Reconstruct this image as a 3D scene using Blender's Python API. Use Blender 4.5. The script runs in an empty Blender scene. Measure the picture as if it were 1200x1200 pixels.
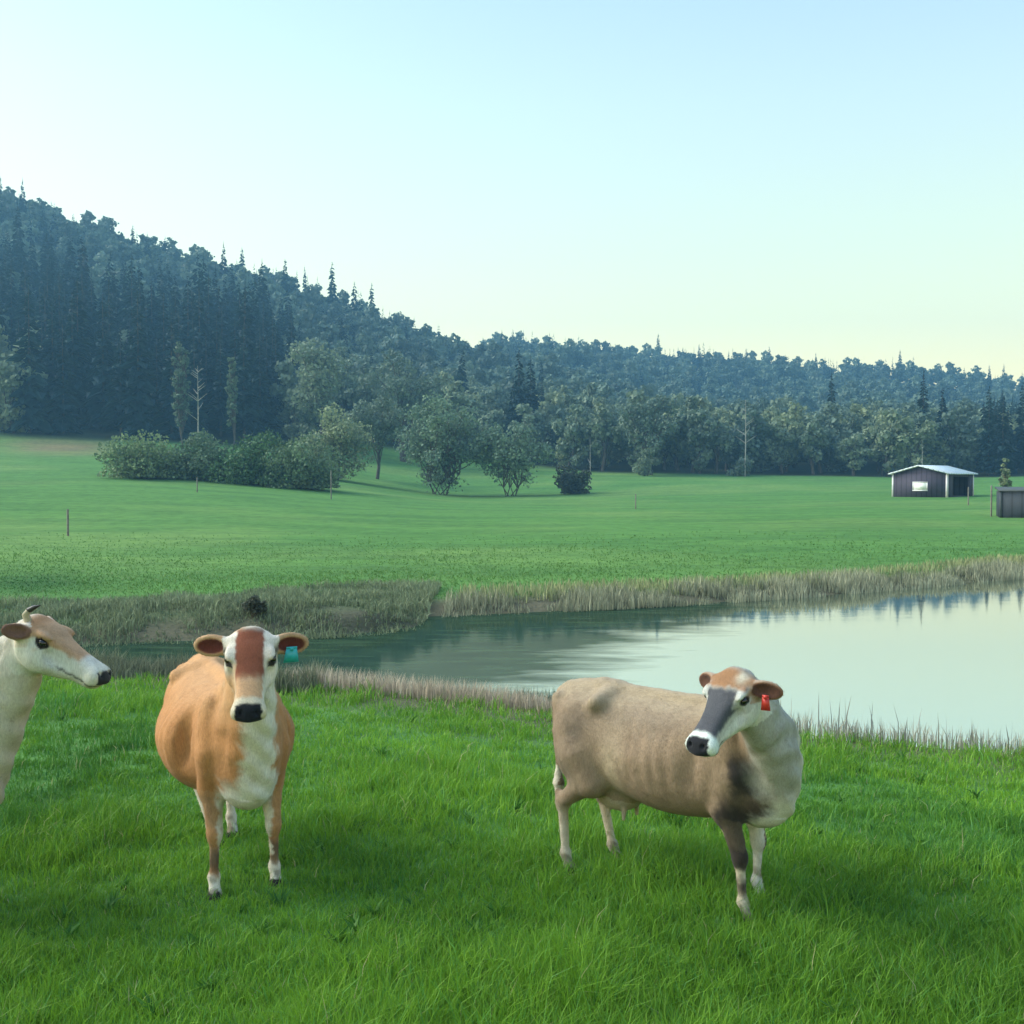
import bpy, math
import numpy as np
from mathutils import Matrix, Vector

# ------------------------------------------------------------------ camera, sky, sun, exposure
scn = bpy.context.scene
R = math.radians
CAM_Z, FPX, HOR = 2.4, 1287.0, 565.0
PITCH = math.atan((600 - HOR) / FPX)
cd = bpy.data.cameras.new('camera'); cam = bpy.data.objects.new('camera', cd)
scn.collection.objects.link(cam); scn.camera = cam
cam.location = (0, 0, CAM_Z); cam.rotation_euler = (math.pi / 2 - PITCH, 0, 0)
cd.sensor_width = 36; cd.lens = 36 * FPX / 1200; cd.clip_start = 0.1; cd.clip_end = 5000

SUN_EL, SUN_AZ = R(36), R(-80)          # azimuth from +Y, negative = to the left of the view
wld = bpy.data.worlds.new('World'); scn.world = wld; wld.use_nodes = True
nt = wld.node_tree; nt.nodes.clear()
sky = nt.nodes.new('ShaderNodeTexSky'); sky.sky_type = 'NISHITA'; sky.sun_disc = False
sky.sun_elevation = SUN_EL; sky.sun_rotation = SUN_AZ
sky.air_density = 1.0; sky.dust_density = 1.3; sky.ozone_density = 1.0
tint = nt.nodes.new('ShaderNodeMix'); tint.data_type = 'RGBA'; tint.blend_type = 'MULTIPLY'
tint.inputs[0].default_value = 1.0
tc = nt.nodes.new('ShaderNodeTexCoord'); sx = nt.nodes.new('ShaderNodeSeparateXYZ'); nt.links.new(tc.outputs['Generated'], sx.inputs[0])
tr = nt.nodes.new('ShaderNodeValToRGB'); e = tr.color_ramp.elements; nt.links.new(sx.outputs[2], tr.inputs[0])   # clear evening air: warm near the horizon, blue overhead
e[0].position = 0.0; e[0].color = (1.45, .98, .34, 1); e[1].position = 1.0; e[1].color = (.70, .86, 1.0, 1)
for p_, c_ in ((.09, (1.34, 1.05, .48, 1)), (.20, (1.12, 1.05, .64, 1)), (.32, (.97, 1.0, .80, 1)), (.46, (.74, .86, .98, 1))): k_ = e.new(p_); k_.color = c_
nt.links.new(tr.outputs[0], tint.inputs[7])
gm = nt.nodes.new('ShaderNodeGamma'); gm.inputs[1].default_value = .62; boost = nt.nodes.new('ShaderNodeMix'); boost.data_type = 'RGBA'; boost.blend_type = 'MULTIPLY'
boost.inputs[0].default_value = 1.0; boost.inputs[7].default_value = (1.50, 1.49, 1.50, 1)
bg = nt.nodes.new('ShaderNodeBackground'); bg.inputs[1].default_value = 0.15
wo = nt.nodes.new('ShaderNodeOutputWorld')
nt.links.new(sky.outputs[0], gm.inputs[0]); nt.links.new(gm.outputs[0], boost.inputs[6]); nt.links.new(boost.outputs[2], tint.inputs[6]); nt.links.new(tint.outputs[2], bg.inputs[0]); nt.links.new(bg.outputs[0], wo.inputs[0])

sl = bpy.data.lights.new('sun', 'SUN'); so = bpy.data.objects.new('sun', sl); scn.collection.objects.link(so)
sl.energy = 2.1; sl.angle = R(40); sl.color = (1.0, 0.93, 0.80)
sdir = Vector((math.sin(SUN_AZ) * math.cos(SUN_EL), math.cos(SUN_AZ) * math.cos(SUN_EL), math.sin(SUN_EL)))
so.rotation_euler = sdir.to_track_quat('Z', 'Y').to_euler()
so.location = (-20, 10, 40)
scn.view_settings.view_transform = 'Standard'; scn.view_settings.look = 'None'
scn.view_settings.exposure = 1.42; scn.view_settings.gamma = 1.0
scn.cycles.max_bounces = 5; scn.cycles.diffuse_bounces = 2; scn.cycles.glossy_bounces = 2
scn.cycles.transmission_bounces = 2; scn.cycles.transparent_max_bounces = 4; scn.cycles.volume_bounces = 0
scn.cycles.use_denoising = True

rng = np.random.default_rng(7)
f32 = np.float32

# ------------------------------------------------------------------ generic helpers
def ray(px, py):
    """unit-depth ray through a pixel of the 1200 px photograph (depth along world Y = 1)"""
    x = (px - 600) / FPX; z = -(py - 600) / FPX
    c, s = math.cos(PITCH), math.sin(PITCH)
    y2 = c + z * s; z2 = z * c - s
    return x / y2, z2 / y2
def at(px, py, Y):
    a, b = ray(px, py); return np.array([a * Y, Y, CAM_Z + b * Y])
def lerp(a, b, t): return a + (b - a) * t
def ss(a, b, x):
    t = np.clip((x - a) / (b - a), 0, 1); return t * t * (3 - 2 * t)

_lat = np.random.default_rng(11).random((256, 256))
def vnoise(x, y, s=1.0, o=0):
    x = np.asarray(x) / s + 37.3 * o + 500; y = np.asarray(y) / s + 11.7 * o + 500
    xi = np.floor(x).astype(int); yi = np.floor(y).astype(int); fx = x - xi; fy = y - yi
    fx = fx * fx * (3 - 2 * fx); fy = fy * fy * (3 - 2 * fy)
    g = lambda i, j: _lat[(xi + i) & 255, (yi + j) & 255]
    return (g(0, 0) * (1 - fx) + g(1, 0) * fx) * (1 - fy) + (g(0, 1) * (1 - fx) + g(1, 1) * fx) * fy
def fbm(x, y, s, n=3, o=0):
    v = 0; a = 1; t = 0
    for i in range(n):
        v = v + a * vnoise(x, y, s / 2 ** i, o + i * 5); t += a; a *= .5
    return v / t

def mk_mesh(name, V, quads=None, tris=None, mat=None, col=None, smooth=False):
    V = np.ascontiguousarray(V, dtype=f32).reshape(-1, 3)
    q = np.zeros((0, 4), int) if quads is None else np.asarray(quads).reshape(-1, 4)
    t = np.zeros((0, 3), int) if tris is None else np.asarray(tris).reshape(-1, 3)
    m = bpy.data.meshes.new(name)
    m.vertices.add(len(V)); m.vertices.foreach_set('co', V.ravel())
    loops = np.concatenate([q.ravel(), t.ravel()]).astype(np.int32)
    m.loops.add(len(loops)); m.loops.foreach_set('vertex_index', loops)
    starts = np.concatenate([np.arange(len(q)) * 4, len(q) * 4 + np.arange(len(t)) * 3]).astype(np.int32)
    m.polygons.add(len(starts)); m.polygons.foreach_set('loop_start', starts)
    m.update(calc_edges=True)
    if smooth: m.polygons.foreach_set('use_smooth', np.ones(len(starts), bool))
    if col is not None:
        a = m.color_attributes.new('Col', 'FLOAT_COLOR', 'POINT')
        c = np.ones((len(V), 4), f32); c[:, :3] = col; a.data.foreach_set('color', c.ravel())
    if mat: m.materials.append(mat)
    return m
def link(name, data, parent=None, loc=None, rz=None, scale=None):
    o = bpy.data.objects.new(name, data); scn.collection.objects.link(o)
    if parent is not None: o.parent = parent
    if loc is not None: o.location = loc
    if rz is not None: o.rotation_euler = (0, 0, rz)
    if scale is not None: o.scale = scale if hasattr(scale, '__len__') else (scale,) * 3
    return o
def tag(o, label, cat=None, group=None, kind=None):
    if label: o['label'] = label
    if cat: o['category'] = cat
    if group: o['group'] = group
    if kind: o['kind'] = kind
    return o

def nmat(name, rough=.8, spec=.3):
    m = bpy.data.materials.new(name); m.use_nodes = True
    b = m.node_tree.nodes['Principled BSDF']; b.inputs['Roughness'].default_value = rough
    b.inputs['Specular IOR Level'].default_value = spec
    return m, m.node_tree, b
def attr_color(n, name='Col'):
    a = n.nodes.new('ShaderNodeVertexColor'); a.layer_name = name; return a.outputs[0]
def noise(n, scale, detail=4, vec=None, mscale=None, rough=.55):
    t = n.nodes.new('ShaderNodeTexNoise'); t.inputs['Scale'].default_value = scale; t.inputs['Detail'].default_value = detail
    t.inputs['Roughness'].default_value = rough
    c = n.nodes.new('ShaderNodeTexCoord'); src = c.outputs['Object']
    if mscale:
        mp = n.nodes.new('ShaderNodeMapping'); mp.inputs['Scale'].default_value = mscale; n.links.new(src, mp.inputs[0]); src = mp.outputs[0]
    n.links.new(src, t.inputs['Vector']); return t.outputs['Fac']
def ramp(n, fac, stops):
    r = n.nodes.new('ShaderNodeValToRGB'); e = r.color_ramp.elements
    e[0].position = stops[0][0]; e[0].color = (*stops[0][1], 1); e[1].position = stops[-1][0]; e[1].color = (*stops[-1][1], 1)
    for p, c in stops[1:-1]:
        k = e.new(p); k.color = (*c, 1)
    n.links.new(fac, r.inputs[0]); return r.outputs[0]
def mul(n, a, b, f=1.0, mode='MULTIPLY'):
    m = n.nodes.new('ShaderNodeMix'); m.data_type = 'RGBA'; m.blend_type = mode; m.inputs[0].default_value = f
    n.links.new(a, m.inputs[6])
    if isinstance(b, tuple): m.inputs[7].default_value = (*b, 1)
    else: n.links.new(b, m.inputs[7])
    return m.outputs[2]
def bump(n, bsdf, h, strength=.3, dist=.05):
    b = n.nodes.new('ShaderNodeBump'); b.inputs['Strength'].default_value = strength; b.inputs['Distance'].default_value = dist
    n.links.new(h, b.inputs['Height']); n.links.new(b.outputs[0], bsdf.inputs['Normal'])

# foliage: colour attribute varied per object, a little light passes through
def foliage_mat(name, trans=.25, objvar=.35, rough=.7):
    m, n, b = nmat(name, rough, .25)
    c = attr_color(n)
    if objvar:
        oi = n.nodes.new('ShaderNodeObjectInfo')
        v = ramp(n, oi.outputs['Random'], [(0, (1 - objvar, 1 - objvar * .8, 1 - objvar * .6)), (.5, (1, 1, 1)), (1, (1 + objvar * .8, 1 + objvar * .5, 1 - objvar * .1))])
        c = mul(n, c, v)
    n.links.new(c, b.inputs['Base Color'])
    t = n.nodes.new('ShaderNodeBsdfTranslucent'); n.links.new(c, t.inputs[0])
    mx = n.nodes.new('ShaderNodeMixShader'); mx.inputs[0].default_value = trans
    n.links.new(b.outputs[0], mx.inputs[1]); n.links.new(t.outputs[0], mx.inputs[2])
    n.links.new(mx.outputs[0], n.nodes['Material Output'].inputs[0])
    return m
M_leaf = foliage_mat('broadleaf_foliage', .25, .45)
M_needle = foliage_mat('conifer_foliage', .12, .3)
M_grass = foliage_mat('grass_blades', .35, 0, .55)
M_reed = foliage_mat('reed_stalks', .2, 0, .8)
M_bark, n, b = nmat('bark', .9, .2)
n.links.new(ramp(n, noise(n, 6, 5, mscale=(1, 1, .25)), [(.3, (.045, .04, .032)), (.7, (.12, .105, .085))]), b.inputs['Base Color'])
M_pale, n, b = nmat('pale_bark', .9, .2)
n.links.new(ramp(n, noise(n, 5, 5), [(.3, (.22, .23, .2)), (.7, (.42, .42, .38))]), b.inputs['Base Color'])

# ------------------------------------------------------------------ terrain
POND = np.array([(-9.3, 17.9), (-7.5, 17.0), (-5, 16.2), (-3, 15.3), (-1.1, 14.5), (1, 13.4), (3, 12.5), (5.4, 11.6), (9, 10.2), (14, 8.8), (22, 8.5),
                 (34, 12), (42, 25), (38, 47), (25.5, 41), (14.6, 32.6), (8.2, 28.2), (3.9, 25.8), (0, 24.2), (-1.9, 23.6), (-1.95, 21.9),
                 (-3.2, 20.7), (-5.5, 20.1), (-7.5, 19.6), (-8.9, 18.9)])
WATER_Z = -0.5
def pond_d(X, Y):
    X = np.asarray(X, float); Y = np.asarray(Y, float)
    d = np.full(X.shape, 1e9); ins = np.zeros(X.shape, bool); n_ = len(POND)
    for i in range(n_):
        ax, ay = POND[i]; bx, by = POND[(i + 1) % n_]
        ex, ey = bx - ax, by - ay
        t = np.clip(((X - ax) * ex + (Y - ay) * ey) / (ex * ex + ey * ey), 0, 1)
        d = np.minimum(d, np.hypot(X - ax - t * ex, Y - ay - t * ey))
        cross = (ay > Y) != (by > Y)
        with np.errstate(divide='ignore', invalid='ignore'):
            xi = ax + (Y - ay) * ex / (ey if ey != 0 else 1e-9)
        ins ^= cross & (X < xi)
    return np.where(ins, -d, d)

T_PX = np.array([-400, -200, 0, 120, 300, 420, 530, 800, 1100, 1300, 1600]); T_A = (T_PX - 600) / FPX
T_Y = np.array([16, 30, 60, 110, 150, 180, 210, 300, 450, 650, 900, 1400])
T_Z = np.array([
    [-.2] * 11,
    [-.28] * 11,
    [.5, .2, -.05, -.1, -.1, -.2, -.25, 0, .05, .1, .2],
    [4, 3.2, 2.4, 2.6, 1.7, .9, .1, .2, .6, .9, 1.5],
    [8, 6.8, 5.2, 4.9, 4.2, 2.2, .2, 1.2, 1.6, 2, 3],
    [14, 12, 8.2, 7.9, 6.8, 4.2, 2.4, 2.7, 2.5, 3, 4],
    [24, 20, 15, 13, 10, 7.5, 5, 4.2, 3.4, 4, 5],
    [62, 55, 48, 42, 33, 27, 20, 12, 8, 8, 9],
    [134, 124, 112, 98, 78, 63, 48, 27, 20, 16, 15],
    [128, 122, 116, 104, 92, 84, 76, 68, 58, 44, 33],
    [60, 60, 60, 60, 60, 58, 52, 55, 46, 35, 28],
    [30] * 11], float)
_fa = np.linspace(-1.0, 1.0, 161); _fy = np.linspace(np.log(16), np.log(1400), 241)
_tmp = np.stack([np.interp(_fa, T_A, row) for row in T_Z])
_fine = np.stack([np.interp(np.exp(_fy), T_Y, _tmp[:, j]) for j in range(len(_fa))], 1)
for _ in range(10):
    _p = np.pad(_fine, 1, mode='edge'); _fine = (_p[:-2, 1:-1] + _p[2:, 1:-1] + _p[1:-1, :-2] + _p[1:-1, 2:] + 2 * _p[1:-1, 1:-1]) / 6
def field_z(X, Y):
    Yc = np.clip(Y, 16, 1399); a = np.clip(X / np.maximum(Yc, 1), -1, 1)
    u = (a + 1) / 2 * 160; v = (np.log(Yc) - _fy[0]) / (_fy[-1] - _fy[0]) * 240
    ui = np.clip(u.astype(int), 0, 159); vi = np.clip(v.astype(int), 0, 239); fu = u - ui; fv = v - vi
    return (_fine[vi, ui] * (1 - fu) + _fine[vi, ui + 1] * fu) * (1 - fv) + (_fine[vi + 1, ui] * (1 - fu) + _fine[vi + 1, ui + 1] * fu) * fv
def ground_z(X, Y):
    X = np.asarray(X, float); Y = np.asarray(Y, float)
    d = pond_d(X, Y)
    split = np.minimum(17.5 - .43 * X, 18.6); near = (Y < 20) & (Y < split) | (Y < 8); wn = np.where(Y < 8, 1, 1 - ss(-.7, .7, Y - split)) * (Y < 24)
    near_z = -.02 + .10 * (fbm(X, Y, 2.6, 2, 3) - .5) + .05 * (vnoise(X, Y, .7, 9) - .5)
    far_z = field_z(X, Y) + .12 * (fbm(X, Y, 9, 3, 1) - .5) * ss(20, 60, Y) * 2 + ss(200, 400, Y) * (fbm(X, Y, 60, 3, 6) - .5) * 14
    z = lerp(far_z, near_z, wn)
    shore = WATER_Z + .10 * ss(0, .5, d) + (z - WATER_Z - .10) * ss(0, lerp(5.0, 6.0, wn), d)
    shore = shore + .10 * ss(.2, 1.2, d) * (1 - ss(1.5, 3, d)) * (~near)
    # muddy spit on the left of the far shore
    spit = np.exp(-(((X + 5.5) / 3.6) ** 4 + ((Y - 21.8) / 1.1) ** 2))
    shore = shore + .22 * spit * (.6 + .8 * fbm(X, Y, .8, 3, 2)) * ss(0, .3, d)
    return np.where(d < 0, WATER_Z + np.maximum(d, -2) * .25, shore)
def gz(x, y): return float(ground_z(np.array([x]), np.array([y]))[0])

def axis(segs):
    out = []
    for a, b_, s in segs: out.append(np.arange(a, b_, s))
    return np.concatenate(out)
xs = axis([(-1150, -300, 16), (-300, -60, 5), (-60, -16, 1.2), (-16, 16, .16), (16, 60, 1.2), (60, 300, 5), (300, 1151, 16)])
ys = axis([(-60, -2, 4), (-2, 4, .5), (4, 32, .16), (32, 70, .8), (70, 260, 3), (260, 1121, 10)])
GX, GY = np.meshgrid(xs, ys); GZ = ground_z(GX, GY)
ni, nj = GX.shape; idx = np.arange(ni * nj).reshape(ni, nj)
quads = np.stack([idx[:-1, :-1], idx[:-1, 1:], idx[1:, 1:], idx[1:, :-1]], -1).reshape(-1, 4)
D = pond_d(GX, GY)
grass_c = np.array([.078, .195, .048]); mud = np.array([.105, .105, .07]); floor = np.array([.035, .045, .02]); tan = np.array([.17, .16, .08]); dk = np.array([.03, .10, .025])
PXG = 600 + FPX * GX / np.maximum(GY, 1)
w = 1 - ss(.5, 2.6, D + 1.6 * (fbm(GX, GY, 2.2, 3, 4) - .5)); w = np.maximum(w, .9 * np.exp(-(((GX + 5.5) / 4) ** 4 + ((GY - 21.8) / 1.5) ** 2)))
c = lerp(grass_c[None, None], mud, w[..., None])
pale = ss(.45, .75, fbm(GX, GY, 14, 4, 8)) * ss(25, 40, GY); c = lerp(c, np.array([.12, .225, .062]), (.8 * pale)[..., None])
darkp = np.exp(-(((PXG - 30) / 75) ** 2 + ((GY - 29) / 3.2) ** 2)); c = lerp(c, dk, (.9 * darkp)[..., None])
tanp = np.exp(-(((PXG - 75) / 60) ** 4 + ((GY - 178) / 13) ** 2)) * (.5 + fbm(GX, GY, 8, 2)); c = lerp(c, tan, np.clip(tanp, 0, 1)[..., None])
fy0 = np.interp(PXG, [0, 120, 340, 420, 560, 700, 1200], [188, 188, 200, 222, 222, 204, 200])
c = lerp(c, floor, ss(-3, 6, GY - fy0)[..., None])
M_ground, n, b = nmat('meadow_ground', .95, .1)
v = ramp(n, noise(n, 1.3, 6, rough=.65), [(.3, (.72, .75, .7)), (.5, (1, 1, 1)), (.72, (1.28, 1.22, 1.2))])
v2 = ramp(n, noise(n, .16, 4, mscale=(.5, 1.6, 1)), [(.35, (.8, .84, .82)), (.6, (1.12, 1.08, 1.0))])
n.links.new(mul(n, mul(n, attr_color(n), v), v2), b.inputs['Base Color']); bump(n, b, noise(n, 9, 6), .6, .08)
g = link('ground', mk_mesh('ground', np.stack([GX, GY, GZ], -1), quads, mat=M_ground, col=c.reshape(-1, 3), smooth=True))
tag(g, 'green meadow sloping to the pond and rising to the wooded hill', kind='structure')

# water
M_water, n, b = nmat('pond_water', .03, .95)
b.inputs['Base Color'].default_value = (.03, .05, .038, 1); b.inputs['IOR'].default_value = 3.0
nz = noise(n, 3.0, 3, mscale=(.5, 1.5, 1)); nz2 = noise(n, .5, 3, mscale=(.3, 1, 1))
mm = n.nodes.new('ShaderNodeMath'); mm.operation = 'MULTIPLY'; n.links.new(nz, mm.inputs[0]); n.links.new(nz2, mm.inputs[1])
bump(n, b, mm.outputs[0], .13, .012)
geo = n.nodes.new('ShaderNodeTexCoord'); sp_ = n.nodes.new('ShaderNodeSeparateXYZ'); n.links.new(geo.outputs['Object'], sp_.inputs[0])
def mth(op, a, b_):
    m_ = n.nodes.new('ShaderNodeMath'); m_.operation = op
    for i_, v_ in enumerate((a, b_)):
        if isinstance(v_, (int, float)): m_.inputs[i_].default_value = v_
        else: n.links.new(v_, m_.inputs[i_])
    return m_.outputs[0]
ln = mth('SUBTRACT', mth('MULTIPLY', mth('SUBTRACT', sp_.outputs[1], 15.2), .50), sp_.outputs[0])       # hill's dark reflection painted into the left water as dark green diffuse colour
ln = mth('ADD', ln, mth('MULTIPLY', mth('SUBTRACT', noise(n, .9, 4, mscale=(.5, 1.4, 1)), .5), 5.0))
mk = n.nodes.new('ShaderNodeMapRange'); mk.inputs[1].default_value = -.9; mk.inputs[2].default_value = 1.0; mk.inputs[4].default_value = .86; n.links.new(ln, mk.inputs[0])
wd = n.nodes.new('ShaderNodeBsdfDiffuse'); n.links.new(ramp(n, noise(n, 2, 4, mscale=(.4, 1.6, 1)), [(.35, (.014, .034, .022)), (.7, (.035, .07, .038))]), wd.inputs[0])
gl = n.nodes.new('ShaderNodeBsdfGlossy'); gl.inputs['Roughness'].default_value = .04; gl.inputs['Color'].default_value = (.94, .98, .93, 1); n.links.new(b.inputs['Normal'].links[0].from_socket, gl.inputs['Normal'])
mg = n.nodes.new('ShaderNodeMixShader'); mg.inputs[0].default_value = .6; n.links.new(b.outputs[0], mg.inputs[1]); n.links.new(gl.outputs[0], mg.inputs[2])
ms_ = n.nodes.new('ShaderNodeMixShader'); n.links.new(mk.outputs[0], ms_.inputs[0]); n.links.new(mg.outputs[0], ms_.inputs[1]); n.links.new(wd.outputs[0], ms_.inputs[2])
n.links.new(ms_.outputs[0], n.nodes['Material Output'].inputs[0])
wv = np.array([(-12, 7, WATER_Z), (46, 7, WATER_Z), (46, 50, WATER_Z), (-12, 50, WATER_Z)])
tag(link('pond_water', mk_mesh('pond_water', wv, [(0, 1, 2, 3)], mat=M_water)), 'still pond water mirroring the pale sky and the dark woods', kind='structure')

# haze
M_haze = bpy.data.materials.new('haze'); M_haze.use_nodes = True; n = M_haze.node_tree; n.nodes.clear()
pv = n.nodes.new('ShaderNodeVolumePrincipled'); pv.inputs['Color'].default_value = (.26, .64, .95, 1); pv.inputs['Density'].default_value = .0006
pv.inputs['Anisotropy'].default_value = .2
om = n.nodes.new('ShaderNodeOutputMaterial'); n.links.new(pv.outputs[0], om.inputs['Volume'])
x0, x1, y0, y1, z0, z1 = -1200, 1200, -90, 1160, float(GZ.min()) - 1.0, float(GZ.max()) + 34
hv = [(x, y, z) for x in (x0, x1) for y in (y0, y1) for z in (z0, z1)]
hq = [(0, 1, 3, 2), (4, 6, 7, 5), (0, 4, 5, 1), (2, 3, 7, 6), (0, 2, 6, 4), (1, 5, 7, 3)]
tag(link('haze', mk_mesh('haze', hv, hq, mat=M_haze)), 'thin blue evening haze', kind='stuff')

# ------------------------------------------------------------------ blades: grass and reeds
def blades(X, Y, H, W, lean, col, bend=.5, twist=None, r=rng):
    """one tapered, bent blade per root; returns vertices, quads, tris, colours"""
    N = len(X); Z = ground_z(X, Y) - .01
    th = r.uniform(0, 2 * math.pi, N); ph = r.uniform(0, 2 * math.pi, N) if twist is None else twist
    dx, dy = np.cos(th) * W / 2, np.sin(th) * W / 2
    lx, ly = np.cos(ph) * lean * H, np.sin(ph) * lean * H
    V = np.empty((N, 5, 3), f32)
    V[:, 0] = np.stack([X - dx, Y - dy, Z], 1); V[:, 1] = np.stack([X + dx, Y + dy, Z], 1)
    mx_, my_ = X + lx * bend * .5, Y + ly * bend * .5
    V[:, 2] = np.stack([mx_ + dx * .85, my_ + dy * .85, Z + H * .55], 1); V[:, 3] = np.stack([mx_ - dx * .85, my_ - dy * .85, Z + H * .55], 1)
    V[:, 4] = np.stack([X + lx, Y + ly, Z + H * np.sqrt(np.maximum(.2, 1 - (lean * .7) ** 2))], 1)
    k = np.arange(N)[:, None] * 5
    return V.reshape(-1, 3), k + np.array([[0, 1, 2, 3]]), k + np.array([[3, 2, 4]]), np.repeat(col, 5, 0)
def cat(parts):
    off = 0; Vs, Qs, Ts, Cs = [], [], [], []
    for V, Q, T, C in parts:
        Vs.append(V); Qs.append(Q + off); Ts.append(T + off); Cs.append(C); off += len(V)
    return np.concatenate(Vs), np.concatenate(Qs), np.concatenate(Ts), np.concatenate(Cs)

def grass_field(N, y0, y1, seed):
    r = np.random.default_rng(seed)
    def roots(n_):
        Y = 1 / (1 / y0 + r.random(n_) * (1 / y1 - 1 / y0)); return (r.random(n_) * 2 - 1) * (.50 * Y + .5), Y
    K = N // 34; tx, ty = roots(K); th = .6 + .9 * r.random(K) ** 1.5; tc = r.random(K); ta = r.uniform(0, 6.283, K)
    X0, Y0 = roots(N); tu = r.random(N) < .68; k = r.integers(0, K, N); sg = .035 + .018 * ty[k] / 6
    Xx = np.where(tu, tx[k] + r.normal(size=N) * sg, X0); Yy = np.where(tu, ty[k] + r.normal(size=N) * sg, Y0)
    d = pond_d(Xx, Yy); keep = d > .15 + .5 * r.random(N); Xx, Yy, d, tu, k = Xx[keep], Yy[keep], d[keep], tu[keep], k[keep]; M = len(Xx)
    big = fbm(Xx, Yy, 1.4, 3, 21)
    H = (.072 + .105 * ss(.32, .72, big)) * (.6 + .6 * r.random(M)) * np.where(tu, th[k], .75)
    W = np.maximum(.0045, Yy * .85 / 1100) * (.7 + .6 * r.random(M))
    lean = .2 + .75 * r.random(M) ** 1.3; ph = np.where(tu & (r.random(M) < .6), ta[k] + r.normal(size=M) * .7, r.uniform(0, 6.283, M))
    t = fbm(Xx, Yy, 1.1, 3, 40)[:, None] * .55 + .25 * r.random(M)[:, None] + np.where(tu, .3 * tc[k], .1)[:, None]
    t = t + .35 * (fbm(Xx, Yy, 3.2, 2, 77)[:, None] - .5)
    col = lerp(np.array([.050, .165, .012]), np.array([.235, .46, .038]), np.clip(t - .05, 0, 1))
    blue = r.random(M)[:, None] < .15; col = np.where(blue, col * np.array([.75, .95, 2.2]), col)
    sp = (vnoise(Xx, Yy, 1.7, 91) > .70)[:, None]; col = np.where(sp, col * np.array([.70, .82, 1.1]), col)
    dry = r.random(M)[:, None] < .010 + .1 * (1 - ss(.3, 1.8, d))[:, None]; col = np.where(dry, np.array([.40, .40, .20]), col)
    return blades(Xx, Yy, H, W, lean, col, twist=ph, r=r)
gr = grass_field(480000, 3.4, 19, 1)
tag(link('meadow_grass', mk_mesh('meadow_grass', gr[0], gr[1], gr[2], M_grass, gr[3])), 'lush green pasture grass in the foreground', kind='stuff')
def weeds(K, seed):
    r = np.random.default_rng(seed); Y = 1 / (1 / 3.6 + r.random(K) * (1 / 14 - 1 / 3.6)); X = (r.random(K) * 2 - 1) * (.5 * Y + .3)
    k = pond_d(X, Y) > .8; X, Y = X[k], Y[k]; n_ = 11; sz = r.uniform(.4, .85, len(X)); Xr = np.repeat(X, n_) + r.normal(size=len(X) * n_) * .012; Yr_ = np.repeat(Y, n_) + r.normal(size=len(X) * n_) * .012
    M = len(Xr); q = np.repeat(sz, n_); col = lerp(np.array([.035, .13, .02]), np.array([.09, .24, .03]), r.random(M)[:, None])
    return blades(Xr, Yr_, .15 * q * (.7 + .5 * r.random(M)), .026 * q, .5 + .5 * r.random(M), col, bend=.8, r=r)
gw = weeds(300, 9)
tag(link('meadow_weeds', mk_mesh('meadow_weeds', gw[0], gw[1], gw[2], M_grass, gw[3])), 'broad leaved weeds scattered through the foreground pasture', kind='stuff')
def far_grass(N, seed):
    r = np.random.default_rng(seed); u = r.random(N); y0, y1 = 22, 105
    Yy = 1 / (1 / y0 + u * (1 / y1 - 1 / y0)); Xx = (r.random(N) * 2 - 1) * (.5 * Yy + 1)
    d = pond_d(Xx, Yy); keep = (r.random(N) > ss(26, 60, Yy)) & (d > 1.2) & ~((Yy < 26) & (Xx < -2) & (r.random(N) < .6)); Xx, Yy, d = Xx[keep], Yy[keep], d[keep]; M = len(Xx)
    H = (.025 + .055 * fbm(Xx, Yy, 4, 2, 2)) * (.5 + r.random(M))
    W = Yy * 1.1 / 1100
    t = fbm(Xx, Yy, 7, 4, 17)[:, None] * .6 + .35 * r.random(M)[:, None]
    col = lerp(np.array([.075, .19, .042]), np.array([.125, .25, .06]), np.clip(t, 0, 1))
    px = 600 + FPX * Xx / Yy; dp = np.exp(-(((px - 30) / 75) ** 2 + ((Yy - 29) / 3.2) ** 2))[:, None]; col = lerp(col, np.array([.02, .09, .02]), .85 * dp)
    return blades(Xx, Yy, H, W, .3 + .5 * r.random(M), col, r=r)
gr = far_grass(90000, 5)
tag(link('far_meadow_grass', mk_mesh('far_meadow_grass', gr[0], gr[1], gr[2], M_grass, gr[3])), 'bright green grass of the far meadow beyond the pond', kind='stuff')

def along_shore(N, lo, hi, side, r, xr):
    """random points in a band lo..hi metres outside the pond edge"""
    Xs, Ys = [], []
    while sum(map(len, Xs)) < N:
        X = r.uniform(xr[0], xr[1], 40000); Y = r.uniform(xr[2], xr[3], 40000)
        d = pond_d(X, Y); isnear = Y < np.minimum(17.6 - .43 * X, 18.5)
        k = (d > lo) & (d < hi) & (isnear if side == 'near' else ~isnear); Xs.append(X[k]); Ys.append(Y[k])
    return np.concatenate(Xs)[:N], np.concatenate(Ys)[:N]
r = np.random.default_rng(31)
def reeds(N, band, side, xr, h, w, c0, c1, lean=.18, patch=2.5, thr=.35, o=0):
    X, Y = along_shore(N * 2, band[0], band[1], side, r, xr)
    p = fbm(X, Y, patch, 3, 50 + o); k = p + .25 * r.random(len(X)) > thr; X, Y, p = X[k][:N], Y[k][:N], p[k][:N]; M = len(X)
    H = h * (.45 + .75 * r.random(M)) * (.38 + .75 * ss(.25, .75, p)); t = np.clip(p * .7 + .45 * r.random(M), 0, 1)[:, None]
    col = lerp(np.array(c0), np.array(c1), t) * (.7 + .6 * r.random(M)[:, None])
    return blades(X, Y, H, w * (.6 + .8 * r.random(M)), lean * r.random(M) * 2, col, bend=.3, r=r)
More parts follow.
